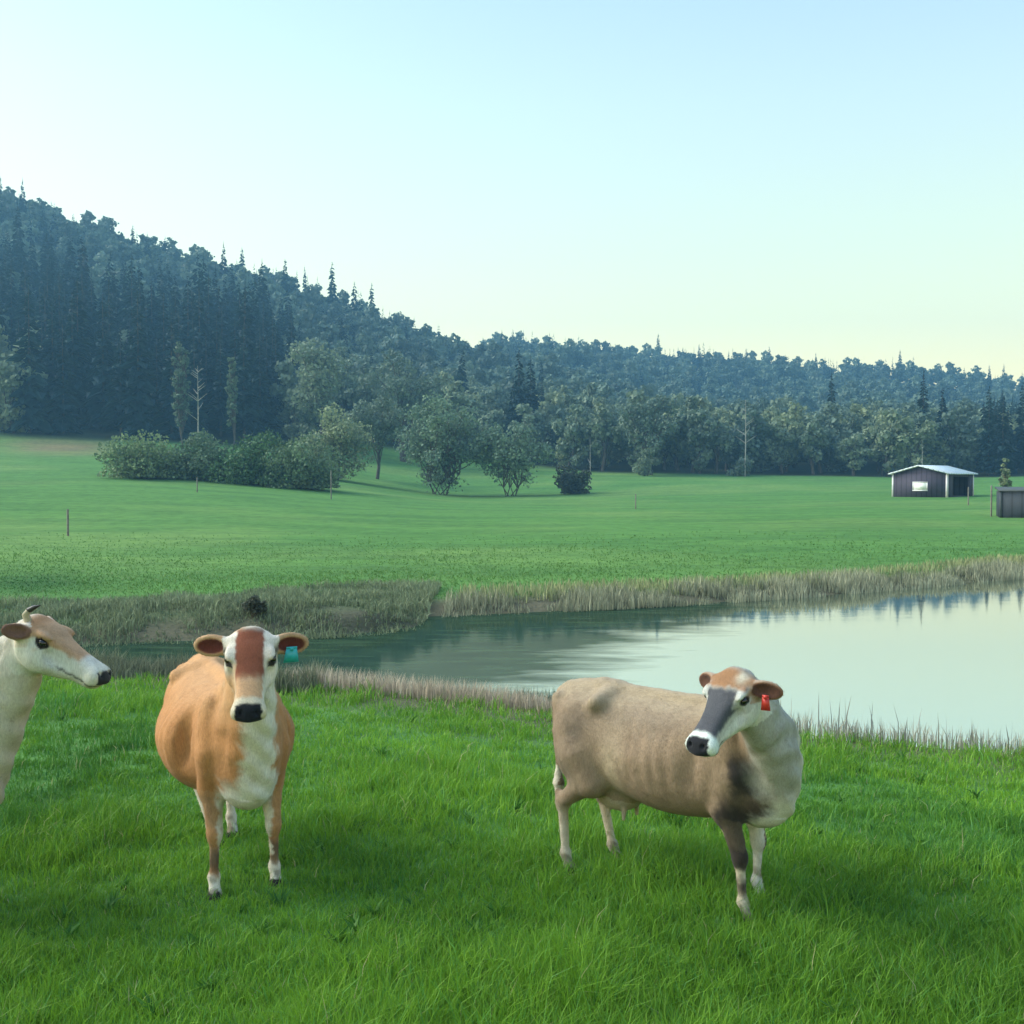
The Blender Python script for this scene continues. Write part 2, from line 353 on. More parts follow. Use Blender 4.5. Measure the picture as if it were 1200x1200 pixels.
R1 = cat([reeds(5000, (-.12, .45), 'near', (-3.2, 1.6, 10, 17), .30, .009, (.22, .18, .12), (.62, .54, .42), thr=.5),
          reeds(3500, (-.15, .5), 'near', (1.6, 14, 6, 14), .26, .009, (.13, .14, .11), (.42, .42, .33), thr=.55, o=3),
          reeds(160, (-.3, .2), 'near', (3, 9, 8, 14), .60, .012, (.12, .12, .1), (.3, .3, .26), lean=.08, o=5)])
tag(link('near_shore_reeds', mk_mesh('near_shore_reeds', R1[0], R1[1], R1[2], M_reed, R1[3])), 'short dry pale reeds along the near edge of the pond', kind='stuff')
R2 = cat([reeds(30000, (-.3, 1.0), 'far', (-1.5, 40, 18, 50), .36, .020, (.055, .08, .05), (.44, .46, .31), patch=.9, thr=.50, o=11),
          reeds(9000, (.6, 2.8), 'far', (-1.2, 40, 18, 50), .26, .03, (.12, .2, .07), (.36, .38, .2), patch=4, thr=.5, o=13)])
tag(link('far_shore_reeds', mk_mesh('far_shore_reeds', R2[0], R2[1], R2[2], M_reed, R2[3])), 'band of brown and grey reeds along the far bank of the pond', kind='stuff')
R3 = cat([reeds(34000, (-.4, 5.0), 'far', (-14, -1.8, 17, 28), .24, .020, (.05, .085, .045), (.27, .33, .19), lean=.45, patch=.8, thr=.45, o=21),
          reeds(9000, (-2.4, -.2), 'near', (-5.5, 2.2, 12, 19), .30, .012, (.025, .05, .04), (.12, .17, .11), lean=.12, patch=1.0, thr=.50, o=25),
          reeds(14000, (-.6, 1.0), 'near', (-12, -2.6, 14, 19), .42, .014, (.05, .08, .05), (.25, .27, .17), lean=.3, patch=1.2, thr=.45, o=23)])
tag(link('marsh_reeds', mk_mesh('marsh_reeds', R3[0], R3[1], R3[2], M_reed, R3[3])), 'tangled grey green marsh reeds at the narrow left end of the pond', kind='stuff')

# ------------------------------------------------------------------ trees
def tube(path, rad, sides=6):
    path = np.asarray(path, float); n_ = len(path); V = []
    for i in range(n_):
        t = path[min(i + 1, n_ - 1)] - path[max(i - 1, 0)]; t /= np.linalg.norm(t) + 1e-9
        a = np.cross(t, [0.3, 1, .1]); a /= np.linalg.norm(a); b_ = np.cross(t, a)
        th = np.arange(sides) * 2 * math.pi / sides
        V.append(path[i] + rad[i] * (np.cos(th)[:, None] * a + np.sin(th)[:, None] * b_))
    V = np.concatenate(V); Q = []
    for i in range(n_ - 1):
        for j in range(sides):
            Q.append((i * sides + j, i * sides + (j + 1) % sides, (i + 1) * sides + (j + 1) % sides, (i + 1) * sides + j))
    return V, np.array(Q)
def join_t(parts):
    off = 0; Vs, Qs = [], []
    for V, Q in parts: Vs.append(V); Qs.append(Q + off); off += len(V)
    return np.concatenate(Vs), np.concatenate(Qs)
def unit(v): return v / (np.linalg.norm(v, axis=-1, keepdims=True) + 1e-9)
def leafcards(P, size, r, nbias=None, aspect=1.0):
    N = len(P); nrm = unit(r.normal(size=(N, 3)) + (0 if nbias is None else nbias)); a = unit(np.cross(nrm, r.normal(size=(N, 3)))); b_ = np.cross(nrm, a)
    s = (size * (.6 + .8 * r.random(N)))[:, None] / 2; a = a * s; b_ = b_ * s * aspect
    V = np.stack([P - a - b_ * .5, P + a * .3 - b_, P + a + b_ * .4, P - a * .4 + b_], 1)
    return V.reshape(-1, 3), np.arange(N * 4).reshape(-1, 4)
def broadleaf(seed, H, Wd, nleaf, lsize, c0, c1, stems=1, crown_lo=.25, nlobes=16, spread=.3, loose=.4, bark_r=.022, lobe=1.0):
    r = np.random.default_rng(seed); parts = []
    cz = H * (crown_lo + 1) / 2; ch = H * (1 - crown_lo) / 2
    L = []
    for i in range(nlobes):
        d = unit(r.normal(size=3)); q = r.random() ** .5 * .78
        L.append((d * np.array([Wd / 2, Wd / 2, ch]) * q + np.array([0, 0, cz]), lobe * r.uniform(.24, .38) * min(Wd / 2, ch * 1.2) * (1.15 - .3 * q)))
    tops = []
    for s_ in range(stems):
        a = 2 * math.pi * (s_ + r.random() * .5) / stems; o = spread * H * .35 if stems > 1 else H * .03
        top = np.array([math.cos(a) * o, math.sin(a) * o, cz]); b0 = np.array([math.cos(a), math.sin(a), 0]) * (.02 * H if stems > 1 else 0)
        ts = np.linspace(0, 1, 6); path = [b0 * (1 - t) + top * t + np.array([math.sin(t * 5 + a), math.cos(t * 4 + a), 0]) * .02 * H * (1 + .5 * s_) for t in ts]
        path[0][2] = -.4; r0 = H * bark_r / math.sqrt(stems) * 1.1; rad = [r0 * (1.35 - .95 * t) for t in ts]
        parts.append(tube(path, rad)); tops.append(path)
    for c, rr in L:
        path0 = tops[r.integers(len(tops))]; st = path0[r.integers(1, 5)]
        mid = (st + c) / 2 + np.array([0, 0, .06 * H]) * r.uniform(-.3, 1)
        parts.append(tube([st, mid, c], [H * .007, H * .0045, H * .0015], 4))
        for k in range(4):
            e = c + unit(r.normal(size=3)) * rr * .95; parts.append(tube([mid * .2 + c * .8, e], [H * .003, H * .001], 3))
    Vt, Qt = join_t(parts)
    w_ = np.array([q[1] ** 2 for q in L]); w_ /= w_.sum(); cnt = (w_ * nleaf).astype(int) + 1; P, C, NB = [], [], []
    for (c, rr), m in zip(L, cnt):
        d = unit(r.normal(size=(m, 3))); q = (1 - loose * r.random(m) ** 1.2)[:, None] * (1 + .22 * np.sin(d[:, :1] * 7 + c[0]) * np.cos(d[:, 2:] * 6 + c[1]))
        P.append(c + d * q * rr * np.array([1.05, 1.05, .85])); NB.append(d * 1.2)
        t = np.clip(r.random() * .8 + .3 * r.random(m), 0, 1)[:, None]; C.append(lerp(np.array(c0), np.array(c1), t))
    P, C, NB = np.concatenate(P), np.concatenate(C), np.concatenate(NB)
    k = P[:, 2] > .1; P, C, NB = P[k], C[k], NB[k]
    Vl, Ql = leafcards(P, lsize, r, NB)
    return (Vt, Qt), (Vl, Ql, np.repeat(C, 4, 0))
def conifer(seed, H, Rd, tiers, per, c0, c1, lo=.08):
    r = np.random.default_rng(seed); V, C = [], []
    for i in range(tiers):
        t = (i + .3 * r.random()) / tiers; z = H * (lo + (1 - lo) * t); rad = Rd * (1 - t) ** .8 * (.75 + .45 * r.random()) + .12
        m = max(3, int(per * (.35 + .65 * (1 - t)))); base_c = lerp(np.array(c0), np.array(c1), r.random())
        for k in range(m):
            a = r.random() * 6.283; L_ = rad * (.55 + .6 * r.random()); wd = L_ * .32 + .12; dr = L_ * (.28 + .25 * r.random()); zz = z + r.uniform(-.4, .4) * H / tiers
            d = np.array([math.cos(a), math.sin(a), 0]); s = np.array([-d[1], d[0], 0]); o = np.array([0, 0, zz])
            p0 = o + d * .05 * L_; pm = o + d * L_ * .55 - np.array([0, 0, dr * .35]); p1 = o + d * L_ - np.array([0, 0, dr])
            up = np.array([0, 0, wd * .55])
            V += [p0, pm - s * wd, p1, pm + s * wd, p0 + up * .3, pm + up * .8, p1, pm - up * 1.1]; C += [base_c * (.85 + .3 * r.random())] * 8
    V += [np.array([-.12, 0, H * .9]), np.array([.12, 0, H * .9]), np.array([.02, 0, H * 1.03]), np.array([-.02, 0, H * 1.03])]; C += [np.array(c1)] * 4
    V = np.array(V); return tube([(0, 0, -.5), (0, 0, H * .5), (0, 0, H * .97)], [H * .013, H * .008, H * .001], 5), (V, np.arange(len(V)).reshape(-1, 4), np.array(C))

LA, LB = (.10, .155, .11), (.21, .285, .19)        # budding spring broadleaf
CA, CB = (.007, .028, .034), (.020, .055, .055)       # dark conifer
bl_var = [broadleaf(100 + i, 13, w_, 2300, .62, LA, LB, st, lo_, 20 + i, loose=.5) for i, (w_, st, lo_) in enumerate([(10, 1, .05), (8.5, 2, -.05), (11, 1, .02), (7.5, 1, .10), (9.5, 3, -.1)])]
co_var = [conifer(200 + i, 21, rd, 30, 11, CA, CB, lo_) for i, (rd, lo_) in enumerate([(3.9, .06), (3.2, .1), (4.4, .05), (3.5, .16)])]
bl_m = [(mk_mesh('broadleaf_trunk', t[0], t[1], mat=M_bark, smooth=True), mk_mesh('broadleaf_crown', l[0], l[1], mat=M_leaf, col=l[2])) for t, l in bl_var]
co_m = [(mk_mesh('conifer_trunk', t[0], t[1], mat=M_bark, smooth=True), mk_mesh('conifer_crown', l[0], l[1], mat=M_needle, col=l[2])) for t, l in co_var]

def tree(name, meshes, x, y, rz, s, label, cat_, group=None, sz=None):
    root = link(name, None, loc=(x, y, gz(x, y)), rz=rz, scale=(s, s, sz or s))
    link('trunk', meshes[0], root); link('crown', meshes[1], root)
    return tag(root, label, cat_, group)

# the woods: jittered rows over the hill, kinds by zone
r = np.random.default_rng(77); wood = []
Yr = 190.0
while Yr < 690:
    step = 6.5 + (Yr - 190) * .013; sp = 6.2 + (Yr - 190) * .002
    for X in np.arange(-.62 * Yr, .62 * Yr, sp):
        x = X + r.uniform(-.4, .4) * sp; y = Yr + r.uniform(-.5, .5) * step; px = 600 + FPX * x / y
        y_lo = np.interp(px, [-100, 60, 130, 340, 420, 560, 700, 780, 1200], [186, 190, 192, 204, 226, 224, 206, 204, 203])
        if y < y_lo or px < -180 or px > 1390: continue
        if px < 560 and y > 480: continue
        nz_ = fbm(x, y, 38, 2, 60)
        if px < 18 and y < 215: con = 0
        elif px < 345:
            con = .93 if y < 330 else (.22 if nz_ > .5 or (60 < px < 230 and y > 380) else .66)
            if 100 < px < 260 and 250 < y < 350 and nz_ > .47: con = .12
        elif px < 700:
            con = .03 if y < 370 else (.25 if y < 430 else .5)
            if 588 < px < 645 and 222 < y < 262: con = 1.0
            if 340 < px < 420 and y > 300: con = .4
            if 640 < px < 700 and y < 300: con = 0
        else:
            con = .02 if y < 370 else (.2 if y < 460 else .5)
            if px > 1150 and y < 330: con = .8
        wood.append((x, y, px, r.random() < con))
    Yr += step
wood = np.array(wood)
con = wood[wood[:, 3] > .5]; bro = wood[wood[:, 3] < .5]
con = con[np.argsort(con[:, 1])]; bro = bro[np.argsort(bro[:, 1])]
# ridge line conifers that cut the sky stay individuals too
def ridge_pick(a, n_):
    scr = a[:, 2]; elev = (ground_z(a[:, 0], a[:, 1]) - CAM_Z + 20) / a[:, 1]; keep = []
    for k in range(n_):
        lo_, hi_ = 1200 * k / n_, 1200 * (k + 1) / n_; m = np.where((scr >= lo_) & (scr < hi_))[0]
        if len(m): keep.append(m[np.argmax(elev[m])])
    return np.array(sorted(set(keep)))
rp = ridge_pick(con, 44); mask = np.zeros(len(con), bool); mask[rp] = True
vis = (con[:, 2] > -25) & (con[:, 2] < 1225)
near = [i for i in range(len(con)) if vis[i] and not mask[i]][:232]; mask_n = np.zeros(len(con), bool); mask_n[near] = True
visb = (bro[:, 2] > -25) & (bro[:, 2] < 1225)
nearb = [i for i in range(len(bro)) if visb[i]][:275]; mask_b = np.zeros(len(bro), bool); mask_b[nearb] = True
for i in np.where(mask_n | mask)[0]:
    x, y, px, _ = con[i]; k = r.integers(4); s = r.uniform(.72, 1.12)
    if mask[i]: lab = ('spiky dark conifer on the skyline of the left hill' if px < 560 else 'distant dark conifer on the low skyline beyond the right side of the woods'); gp = 'conifers on the left hill skyline' if px < 560 else 'conifers on the right skyline'; s = r.uniform(.55, 1.0)
    elif px < 345: lab, gp = 'tall dark conifer in the dense stand at the foot of the left hill', 'conifers of the left hill stand'; s *= 1.12
    elif 580 < px < 660 and y < 262: lab, gp = 'dark blue conifer in the small clump amid pale broadleaf trees', 'conifers of the middle clump'; s *= .95
    elif px > 1145: s *= .72; lab, gp = 'dark conifer behind the small sheds at the right edge', 'conifers behind the sheds'
    else: lab, gp = 'dark conifer scattered among the grey green broadleaf woods', 'conifers scattered in the broadleaf woods'; s *= .85
    o = link('conifer', co_m[k][1], loc=(x, y, gz(x, y)), rz=r.uniform(0, 6.28), scale=(s, s, s * r.uniform(.9, 1.15)))
    if y < 262 and not mask[i]:
        o2 = link('conifer', None, loc=o.location, rz=o.rotation_euler.z, scale=tuple(o.scale)); bpy.data.objects.remove(o)
        link('trunk', co_m[k][0], o2); link('crown', co_m[k][1], o2); o = o2
    o.name = 'conifer'; tag(o, lab, 'conifer', gp)
for i in np.where(mask_b)[0]:
    x, y, px, _ = bro[i]; k = r.integers(5); s = r.uniform(.8, 1.2)
    if px < 30: lab, gp = 'pale green broadleaf tree at the left edge of the dark conifers', 'broadleaf trees at the left edge'; s *= 1.25
    elif px < 345: lab, gp = 'greyish broadleaf tree among the conifers of the left hill', 'broadleaf trees of the left hill'
    elif px < 700: lab, gp = 'rounded grey green broadleaf tree in the middle of the woods', 'broadleaf trees of the middle woods'; s *= 1.05
    else: lab, gp = 'budding broadleaf tree in the treeline at the back of the right meadow', 'broadleaf trees of the right treeline'
    tree('broadleaf_tree', bl_m[k], x, y, r.uniform(0, 6.28), s, lab, 'tree', gp, s * r.uniform(.88, 1.12))
# remaining woods as one mass
lc = [conifer(300 + i, 21, rd, 17, 7, CA, CB, .05)[1] for i, rd in enumerate((3.8, 3.2, 4.4))]
lb = [broadleaf(310 + i, 13, w_, 560, 1.15, LA, LB, 1, -.15, 14)[1] for i, w_ in enumerate((10, 8.5, 11))]
Vs, Qs, Cs, off = [], [], [], 0
for arr, lib, sr in ((con[~(mask | mask_n)], lc, (.5, .82)), (bro[~mask_b], lb, (.85, 1.25))):
    zz = ground_z(arr[:, 0], arr[:, 1])
    for (x, y, px, _), z in zip(arr, zz):
        V, Q, C = lib[r.integers(3)]; a = r.uniform(0, 6.28); s = r.uniform(*sr); ca, sa = math.cos(a) * s, math.sin(a) * s
        Vs.append(np.stack([V[:, 0] * ca - V[:, 1] * sa + x, V[:, 0] * sa + V[:, 1] * ca + y, V[:, 2] * s + z], 1)); Qs.append(Q + off); off += len(V)
        Cs.append(C * r.uniform(.7, 1.25))
tag(link('distant_woods', mk_mesh('distant_woods', np.concatenate(Vs), np.concatenate(Qs), mat=M_leaf, col=np.concatenate(Cs))), 'far mass of mixed woodland covering the upper hill', kind='stuff')

# hero trees and bushes standing in the meadow in front of the woods
def hero(name, px, Y, Hpx, Wpx, seed, label, cat_, group=None, nleaf=5000, lsize=.30, c0=LA, c1=LB, stems=1, lo=.2, nl=26, loose=.55, spread=.3, bark_r=.022, lobe=1.0):
    H = Hpx / FPX * Y; W_ = Wpx / FPX * Y
    t, l = broadleaf(seed, H, W_, nleaf, lsize, c0, c1, stems, lo, nl, spread, loose, bark_r, lobe)
    ms = (mk_mesh('trunk', t[0], t[1], mat=M_bark, smooth=True), mk_mesh('crown', l[0], l[1], mat=M_leaf, col=l[2]))
    a, _ = ray(px, 565); return tree(name, ms, a * Y, Y, 0, 1, label, cat_, group)
G0, G1 = (.15, .23, .15), (.28, .39, .23)
hero('broadleaf_tree', 518, 148, 126, 134, 401, 'tall loose multi stemmed tree standing alone in the meadow centre', 'tree', nleaf=11000, stems=8, lo=-.05, nl=70, spread=.6, c0=G0, c1=G1, bark_r=.011, lobe=.75, loose=.8)
hero('broadleaf_tree', 600, 147, 98, 110, 402, 'lower flat crowned tree with several leaning stems right of the tall meadow tree', 'tree', nleaf=6500, stems=7, lo=.02, nl=50, spread=.7, c0=G0, c1=G1, bark_r=.011, lobe=.85, loose=.8)
hero('broadleaf_tree', 441, 165, 112, 76, 403, 'round headed tree with one thin trunk left of the tall meadow tree', 'tree', nleaf=6000, lo=.22, nl=24, c0=LA, c1=LB, lobe=1.1, bark_r=.014)
hero('broadleaf_tree', 392, 150, 96, 100, 404, 'bushy grey green tree at the right end of the shrub row', 'tree', nleaf=7000, lo=-.2, nl=28, stems=3, lobe=1.1)
hero('broadleaf_tree', 375, 205, 150, 110, 405, 'large rounded pale tree at the edge where conifers meet broadleaf woods', 'tree', nleaf=3800, lsize=.5, lo=.12, nl=22)
hero('broadleaf_tree', 470, 208, 135, 100, 406, 'broad rounded tree behind the thin trunked meadow tree', 'tree', nleaf=3600, lsize=.5, lo=.12, nl=22)
hero('broadleaf_tree', 760, 200, 105, 90, 407, 'broad twiggy tree behind the dark bush at the meadow edge', 'tree', nleaf=3200, lsize=.45, lo=.12, nl=20)
for k, (px, Y, Hp, Wp, lab) in enumerate([(166, 118, 66, 112, 'large rounded olive shrub at the left end of the shrub row'),
        (232, 121, 66, 104, 'olive shrub second from the left in the shrub row'), (296, 118, 74, 112, 'brighter green shrub in the middle of the shrub row'),
        (356, 117, 76, 108, 'greyish shrub between the bright shrub and the bushy tree')]):
    hero('shrub', px, Y, Hp, Wp, 420 + k, lab, 'shrub', 'row of shrubs in the left meadow', nleaf=11000, lsize=.25, lo=-.75, nl=46, stems=4, c0=(.07, .13, .07) if k != 2 else (.065, .14, .05), c1=(.18, .27, .14) if k != 2 else (.15, .27, .10), loose=.35, bark_r=.012)
hero('shrub', 670, 150, 44, 56, 430, 'dark dense bush alone right of the meadow trees', 'shrub', nleaf=4500, lsize=.26, lo=-.5, nl=24, stems=3, c0=(.02, .035, .028), c1=(.05, .07, .05), loose=.3)
hero('shrub', 757, 196, 38, 40, 431, 'small grey green bush at the foot of the right woods', 'shrub', nleaf=2200, lsize=.35, lo=-.6, nl=14, stems=3)
hero('shrub', 870, 199, 30, 46, 432, 'low rounded bush at the meadow edge right of the small grey green bush', 'shrub', nleaf=2200, lsize=.35, lo=-.6, nl=10, stems=3)
hero('shrub', 1178, 104, 60, 16, 433, 'slender pale green tapering shrub behind the grey shed', 'shrub', nleaf=1800, lsize=.18, lo=-.5, nl=50, c0=LA, c1=LB, loose=.9)
def poplar(px, Y, Hp, Wp, seed, lab):
    H = Hp / FPX * Y; t, l = broadleaf(seed, H, Wp / FPX * Y, 3200, .34, (.09, .15, .095), (.19, .26, .16), 1, .06, 90, loose=.9, bark_r=.006, lobe=1.15)
    ms = (mk_mesh('trunk', t[0], t[1], mat=M_bark, smooth=True), mk_mesh('crown', l[0], l[1], mat=M_leaf, col=l[2]))
    a, _ = ray(px, 565); tree('poplar', ms, a * Y, Y, 0, 1, lab, 'tree')
poplar(214, 184, 140, 26, 441, 'tall pale slender poplar in front of the dark conifers')
poplar(272, 184, 132, 15, 442, 'very thin pale poplar right of the broader poplar')
# bare pale snags
def snag(px, Y, Hp, seed, lab, n_=9):
    r = np.random.default_rng(seed); H = Hp / FPX * Y
    trunk = tube([(0, 0, -.3), (.1, 0, H * .5), (.05, .1, H)], [H * .008, H * .006, H * .002], 6); lims = []
    for k in range(n_):
        z = H * r.uniform(.35, .95); a = r.uniform(0, 6.28); L_ = H * .16 * (1.2 - z / H)+.2
        lims.append(tube([(.08, 0, z), (.08 + math.cos(a) * L_, math.sin(a) * L_, z + L_ * .7)], [H * .004, H * .0015], 4))
    a, _ = ray(px, 565); root = link('dead_tree', None, loc=(a * Y, Y, gz(a * Y, Y)))
    link('trunk', mk_mesh('trunk', *trunk, mat=M_pale, smooth=True), root); V, Q = join_t(lims); link('branches', mk_mesh('branches', V, Q, mat=M_pale), root)
    tag(root, lab, 'dead tree')
snag(873, 197, 90, 1, 'bare pale trunk standing out against the right woods')
snag(691, 158, 62, 2, 'bare pale pole like trunk just behind the lone dark bush', 3)
snag(1080, 190, 46, 3, 'thin bare trunk rising behind the dark shed', 5)
snag(232, 150, 118, 4, 'bare whitish branched tree rising behind the left shrub row', 16)
# dark tussock on the spit behind the middle cow
hero('shrub', 297, 21.0, 34, 40, 435, 'small dark bush on the mud bank behind the cow with the teal tag', 'shrub', nleaf=2600, lsize=.04, lo=-.3, nl=26, loose=.95, lobe=.8, stems=4, c0=(.03, .045, .04), c1=(.08, .10, .085), bark_r=.015)

# ------------------------------------------------------------------ sheds, posts
def box(x0, x1, y0, y1, z0, z1):
    V = [(x, y, z) for x in (x0, x1) for y in (y0, y1) for z in (z0, z1)]
    return np.array(V, float), np.array([(0, 1, 3, 2), (4, 6, 7, 5), (0, 4, 5, 1), (2, 3, 7, 6), (0, 2, 6, 4), (1, 5, 7, 3)])
def cladding(m):
    n = m.node_tree; b = n.nodes['Principled BSDF']; w_ = n.nodes.new('ShaderNodeTexWave'); w_.inputs['Scale'].default_value = 1.1; w_.bands_direction = 'DIAGONAL'
    c = n.nodes.new('ShaderNodeTexCoord'); mp = n.nodes.new('ShaderNodeMapping'); mp.inputs['Scale'].default_value = (1, 1, 0); n.links.new(c.outputs['Object'], mp.inputs[0]); n.links.new(mp.outputs[0], w_.inputs[0])
    src = b.inputs['Base Color'].links[0].from_socket; n.links.new(mul(n, src, ramp(n, w_.outputs['Fac'], [(0, (.45, .45, .45)), (.12, (1, 1, 1)), (1, (1.1, 1.1, 1.1))])), b.inputs['Base Color'])
def plain(name, c0, c1, rough=.6, sc=3, ms=None, metal=0):
    m, n, b = nmat(name, rough, .4); n.links.new(ramp(n, noise(n, sc, 5, mscale=ms), [(.3, c0), (.7, c1)]), b.inputs['Base Color']); b.inputs['Metallic'].default_value = metal; return m
M_wall = plain('dark_board_wall', (.035, .032, .055), (.06, .055, .085), .8, 5, (6, 6, .4))
M_trim = plain('white_trim', (.55, .56, .6), (.7, .7, .72))
M_roof = plain('pale_metal_roof', (.55, .66, .72), (.72, .8, .84), .35, 2, (8, .5, 1))
M_win = plain('pale_window', (.75, .8, .76), (.85, .9, .84), .2)
M_dark = plain('dark_interior', (.02, .02, .028), (.04, .038, .05))
M_wall2 = plain('slate_board_wall', (.022, .032, .045), (.035, .048, .062), .8, 5, (6, 6, .4))
M_roof2 = plain('weathered_roof', (.03, .045, .05), (.05, .065, .07), .7)
M_post = plain('weathered_post', (.10, .10, .08), (.22, .21, .17), .9, 8)
cladding(M_wall); cladding(M_wall2); cladding(M_roof)
def shed():
    a, _ = ray(1090, 565); Y = 120; x = a * Y + .3; root = link('shed', None, loc=(x, Y, gz(x, Y) - .15), rz=R(-47))
    tag(root, 'small dark purple brown shed with white trim and bright metal roof', 'shed')
    W2, L2, h, pk = 3.1, 3.1, 2.6, 3.4        # gable end faces -y, open bay on the +x side
    parts = []
    t = .12
    parts.append(box(-W2, W2, -L2, -L2 + t, 0, h)); parts.append(box(-W2, -W2 + t, -L2 + t, L2, 0, h)); parts.append(box(-W2, W2, L2 - t, L2, 0, h) if 0 else box(-W2 + t, W2, L2 - t, L2, 0, h))
    parts.append(box(W2 - t, W2, -L2 + t, -L2 + 1.3, 0, h)); parts.append(box(W2 - t, W2, L2 - 1.2, L2 - t, 0, h)); parts.append(box(W2 - t, W2, -L2 + 1.3, L2 - 1.2, h - .35, h))
    for yy in (-L2, L2 - t):
        parts.append((np.array([(-W2, yy, h), (W2, yy, h), (0, yy, pk), (-W2, yy + t, h), (W2, yy + t, h), (0, yy + t, pk)], float), np.array([(0, 1, 2, 2), (3, 5, 4, 4), (0, 2, 5, 3), (1, 4, 5, 2)])))
    V, Q = join_t(parts[:6]); wall = link('wall', mk_mesh('wall', V, Q, mat=M_wall), root)
    for p in parts[6:]:
        V, Q = p; m = mk_mesh('gable', V, Q[2:], [(0, 1, 2), (3, 5, 4)], mat=M_wall); link('gable', m, wall)
    rp_ = []
    for s in (-1, 1):
        e = .35; x_ = s * (W2 + e); zz = h - (pk - h) * e / W2
        rp_.append((np.array([(0, -L2 - e, pk + .02), (x_, -L2 - e, zz + .02), (x_, L2 + e, zz + .02), (0, L2 + e, pk + .02), (0, -L2 - e, pk + .14), (x_, -L2 - e, zz + .14), (x_, L2 + e, zz + .14), (0, L2 + e, pk + .14)], float),
                    np.array([(0, 1, 2, 3), (4, 7, 6, 5), (0, 4, 5, 1), (1, 5, 6, 2), (2, 6, 7, 3)])))
    V, Q = join_t(rp_); link('roof', mk_mesh('roof', V, Q, mat=M_roof), root)
    tr = [box(-W2 - .03, -W2 + .16, -L2 - .03, -L2 + .0, 0, h), box(W2 - .16, W2 + .03, -L2 - .03, -L2 + .0, 0, h), box(W2 + .0, W2 + .03, -L2, -L2 + .18, 0, h), box(W2 + .0, W2 + .03, L2 - .2, L2 + .03, 0, h)]
    for q in tr: link('corner_trim', mk_mesh('corner_trim', *q, mat=M_trim), root)
    w0 = link('window', mk_mesh('window_frame', *join_t([box(-.75, .95, -L2 - .05, -L2 - .004, .75, .85), box(-.75, .95, -L2 - .05, -L2 - .004, 1.65, 1.75), box(-.75, -.65, -L2 - .05, -L2 - .004, .85, 1.65), box(.85, .95, -L2 - .05, -L2 - .004, .85, 1.65)]), mat=M_trim), root)
    link('pane', mk_mesh('pane', *box(-.65, .85, -L2 - .03, -L2 - .004, .85, 1.65), mat=M_win), w0)
    link('back_panel', mk_mesh('back_panel', *box(.2, .3, -L2 + .2, L2 - .2, 0, h - .1), mat=M_dark), root)
    link('floor', mk_mesh('shed_floor', *box(-W2 + .2, W2 - .2, -L2 + .2, L2 - .2, .0, .25), mat=M_dark), root)
shed()
def shed2():
    a, _ = ray(1200, 565); Y = 70; x = a * Y + 1.75; root = link('shed', None, loc=(x, Y, gz(x, Y) - .28), rz=R(-20))
    tag(root, 'plain slate grey low shed cut off by the right edge', 'shed')
    link('wall', mk_mesh('wall', *box(-3.1, 3.1, -1.6, 1.6, 0, 1.9), mat=M_wall2), root)
    V = np.array([(-3.2, -1.7, 1.9), (3.2, -1.7, 1.9), (3.2, 1.7, 2.1), (-3.2, 1.7, 2.1), (-3.2, -1.7, 1.98), (3.2, -1.7, 1.98), (3.2, 1.7, 2.18), (-3.2, 1.7, 2.18)], float)
    link('roof', mk_mesh('roof', V, [(0, 3, 2, 1), (4, 5, 6, 7), (0, 1, 5, 4), (1, 2, 6, 5), (2, 3, 7, 6), (3, 0, 4, 7)], mat=M_roof2), root)
    link('corner_trim', mk_mesh('corner_trim', *box(-3.12, -2.98, -1.63, -1.603, 0, 1.85), mat=M_roof2), root)
shed2()
for px, Y, h, lab in [(79, 52, 1.25, 'weathered fence post in the left meadow above the cream cow'), (388, 100, 2.6, 'thin tall post in front of the right end of the shrub row'),
                      (1162, 71, 2.0, 'pale post beside the slate grey shed'), (231, 96, 1.3, 'short post in the meadow below the shrub row'), (745, 95, 1.3, 'short grey post in the meadow right of the lone dark bush'),
                      (1135, 92, 1.5, 'short post in the meadow below the dark shed')]:
    a, _ = ray(px, 565); V, Q = tube([(0, 0, -.2), (0, 0, h), (0, 0, h + .03)], [.055, .05, .02], 8)
    tag(link('fence_post', mk_mesh('fence_post', V, Q, mat=M_post, smooth=True), loc=(a * Y, Y, gz(a * Y, Y))), lab, 'post')

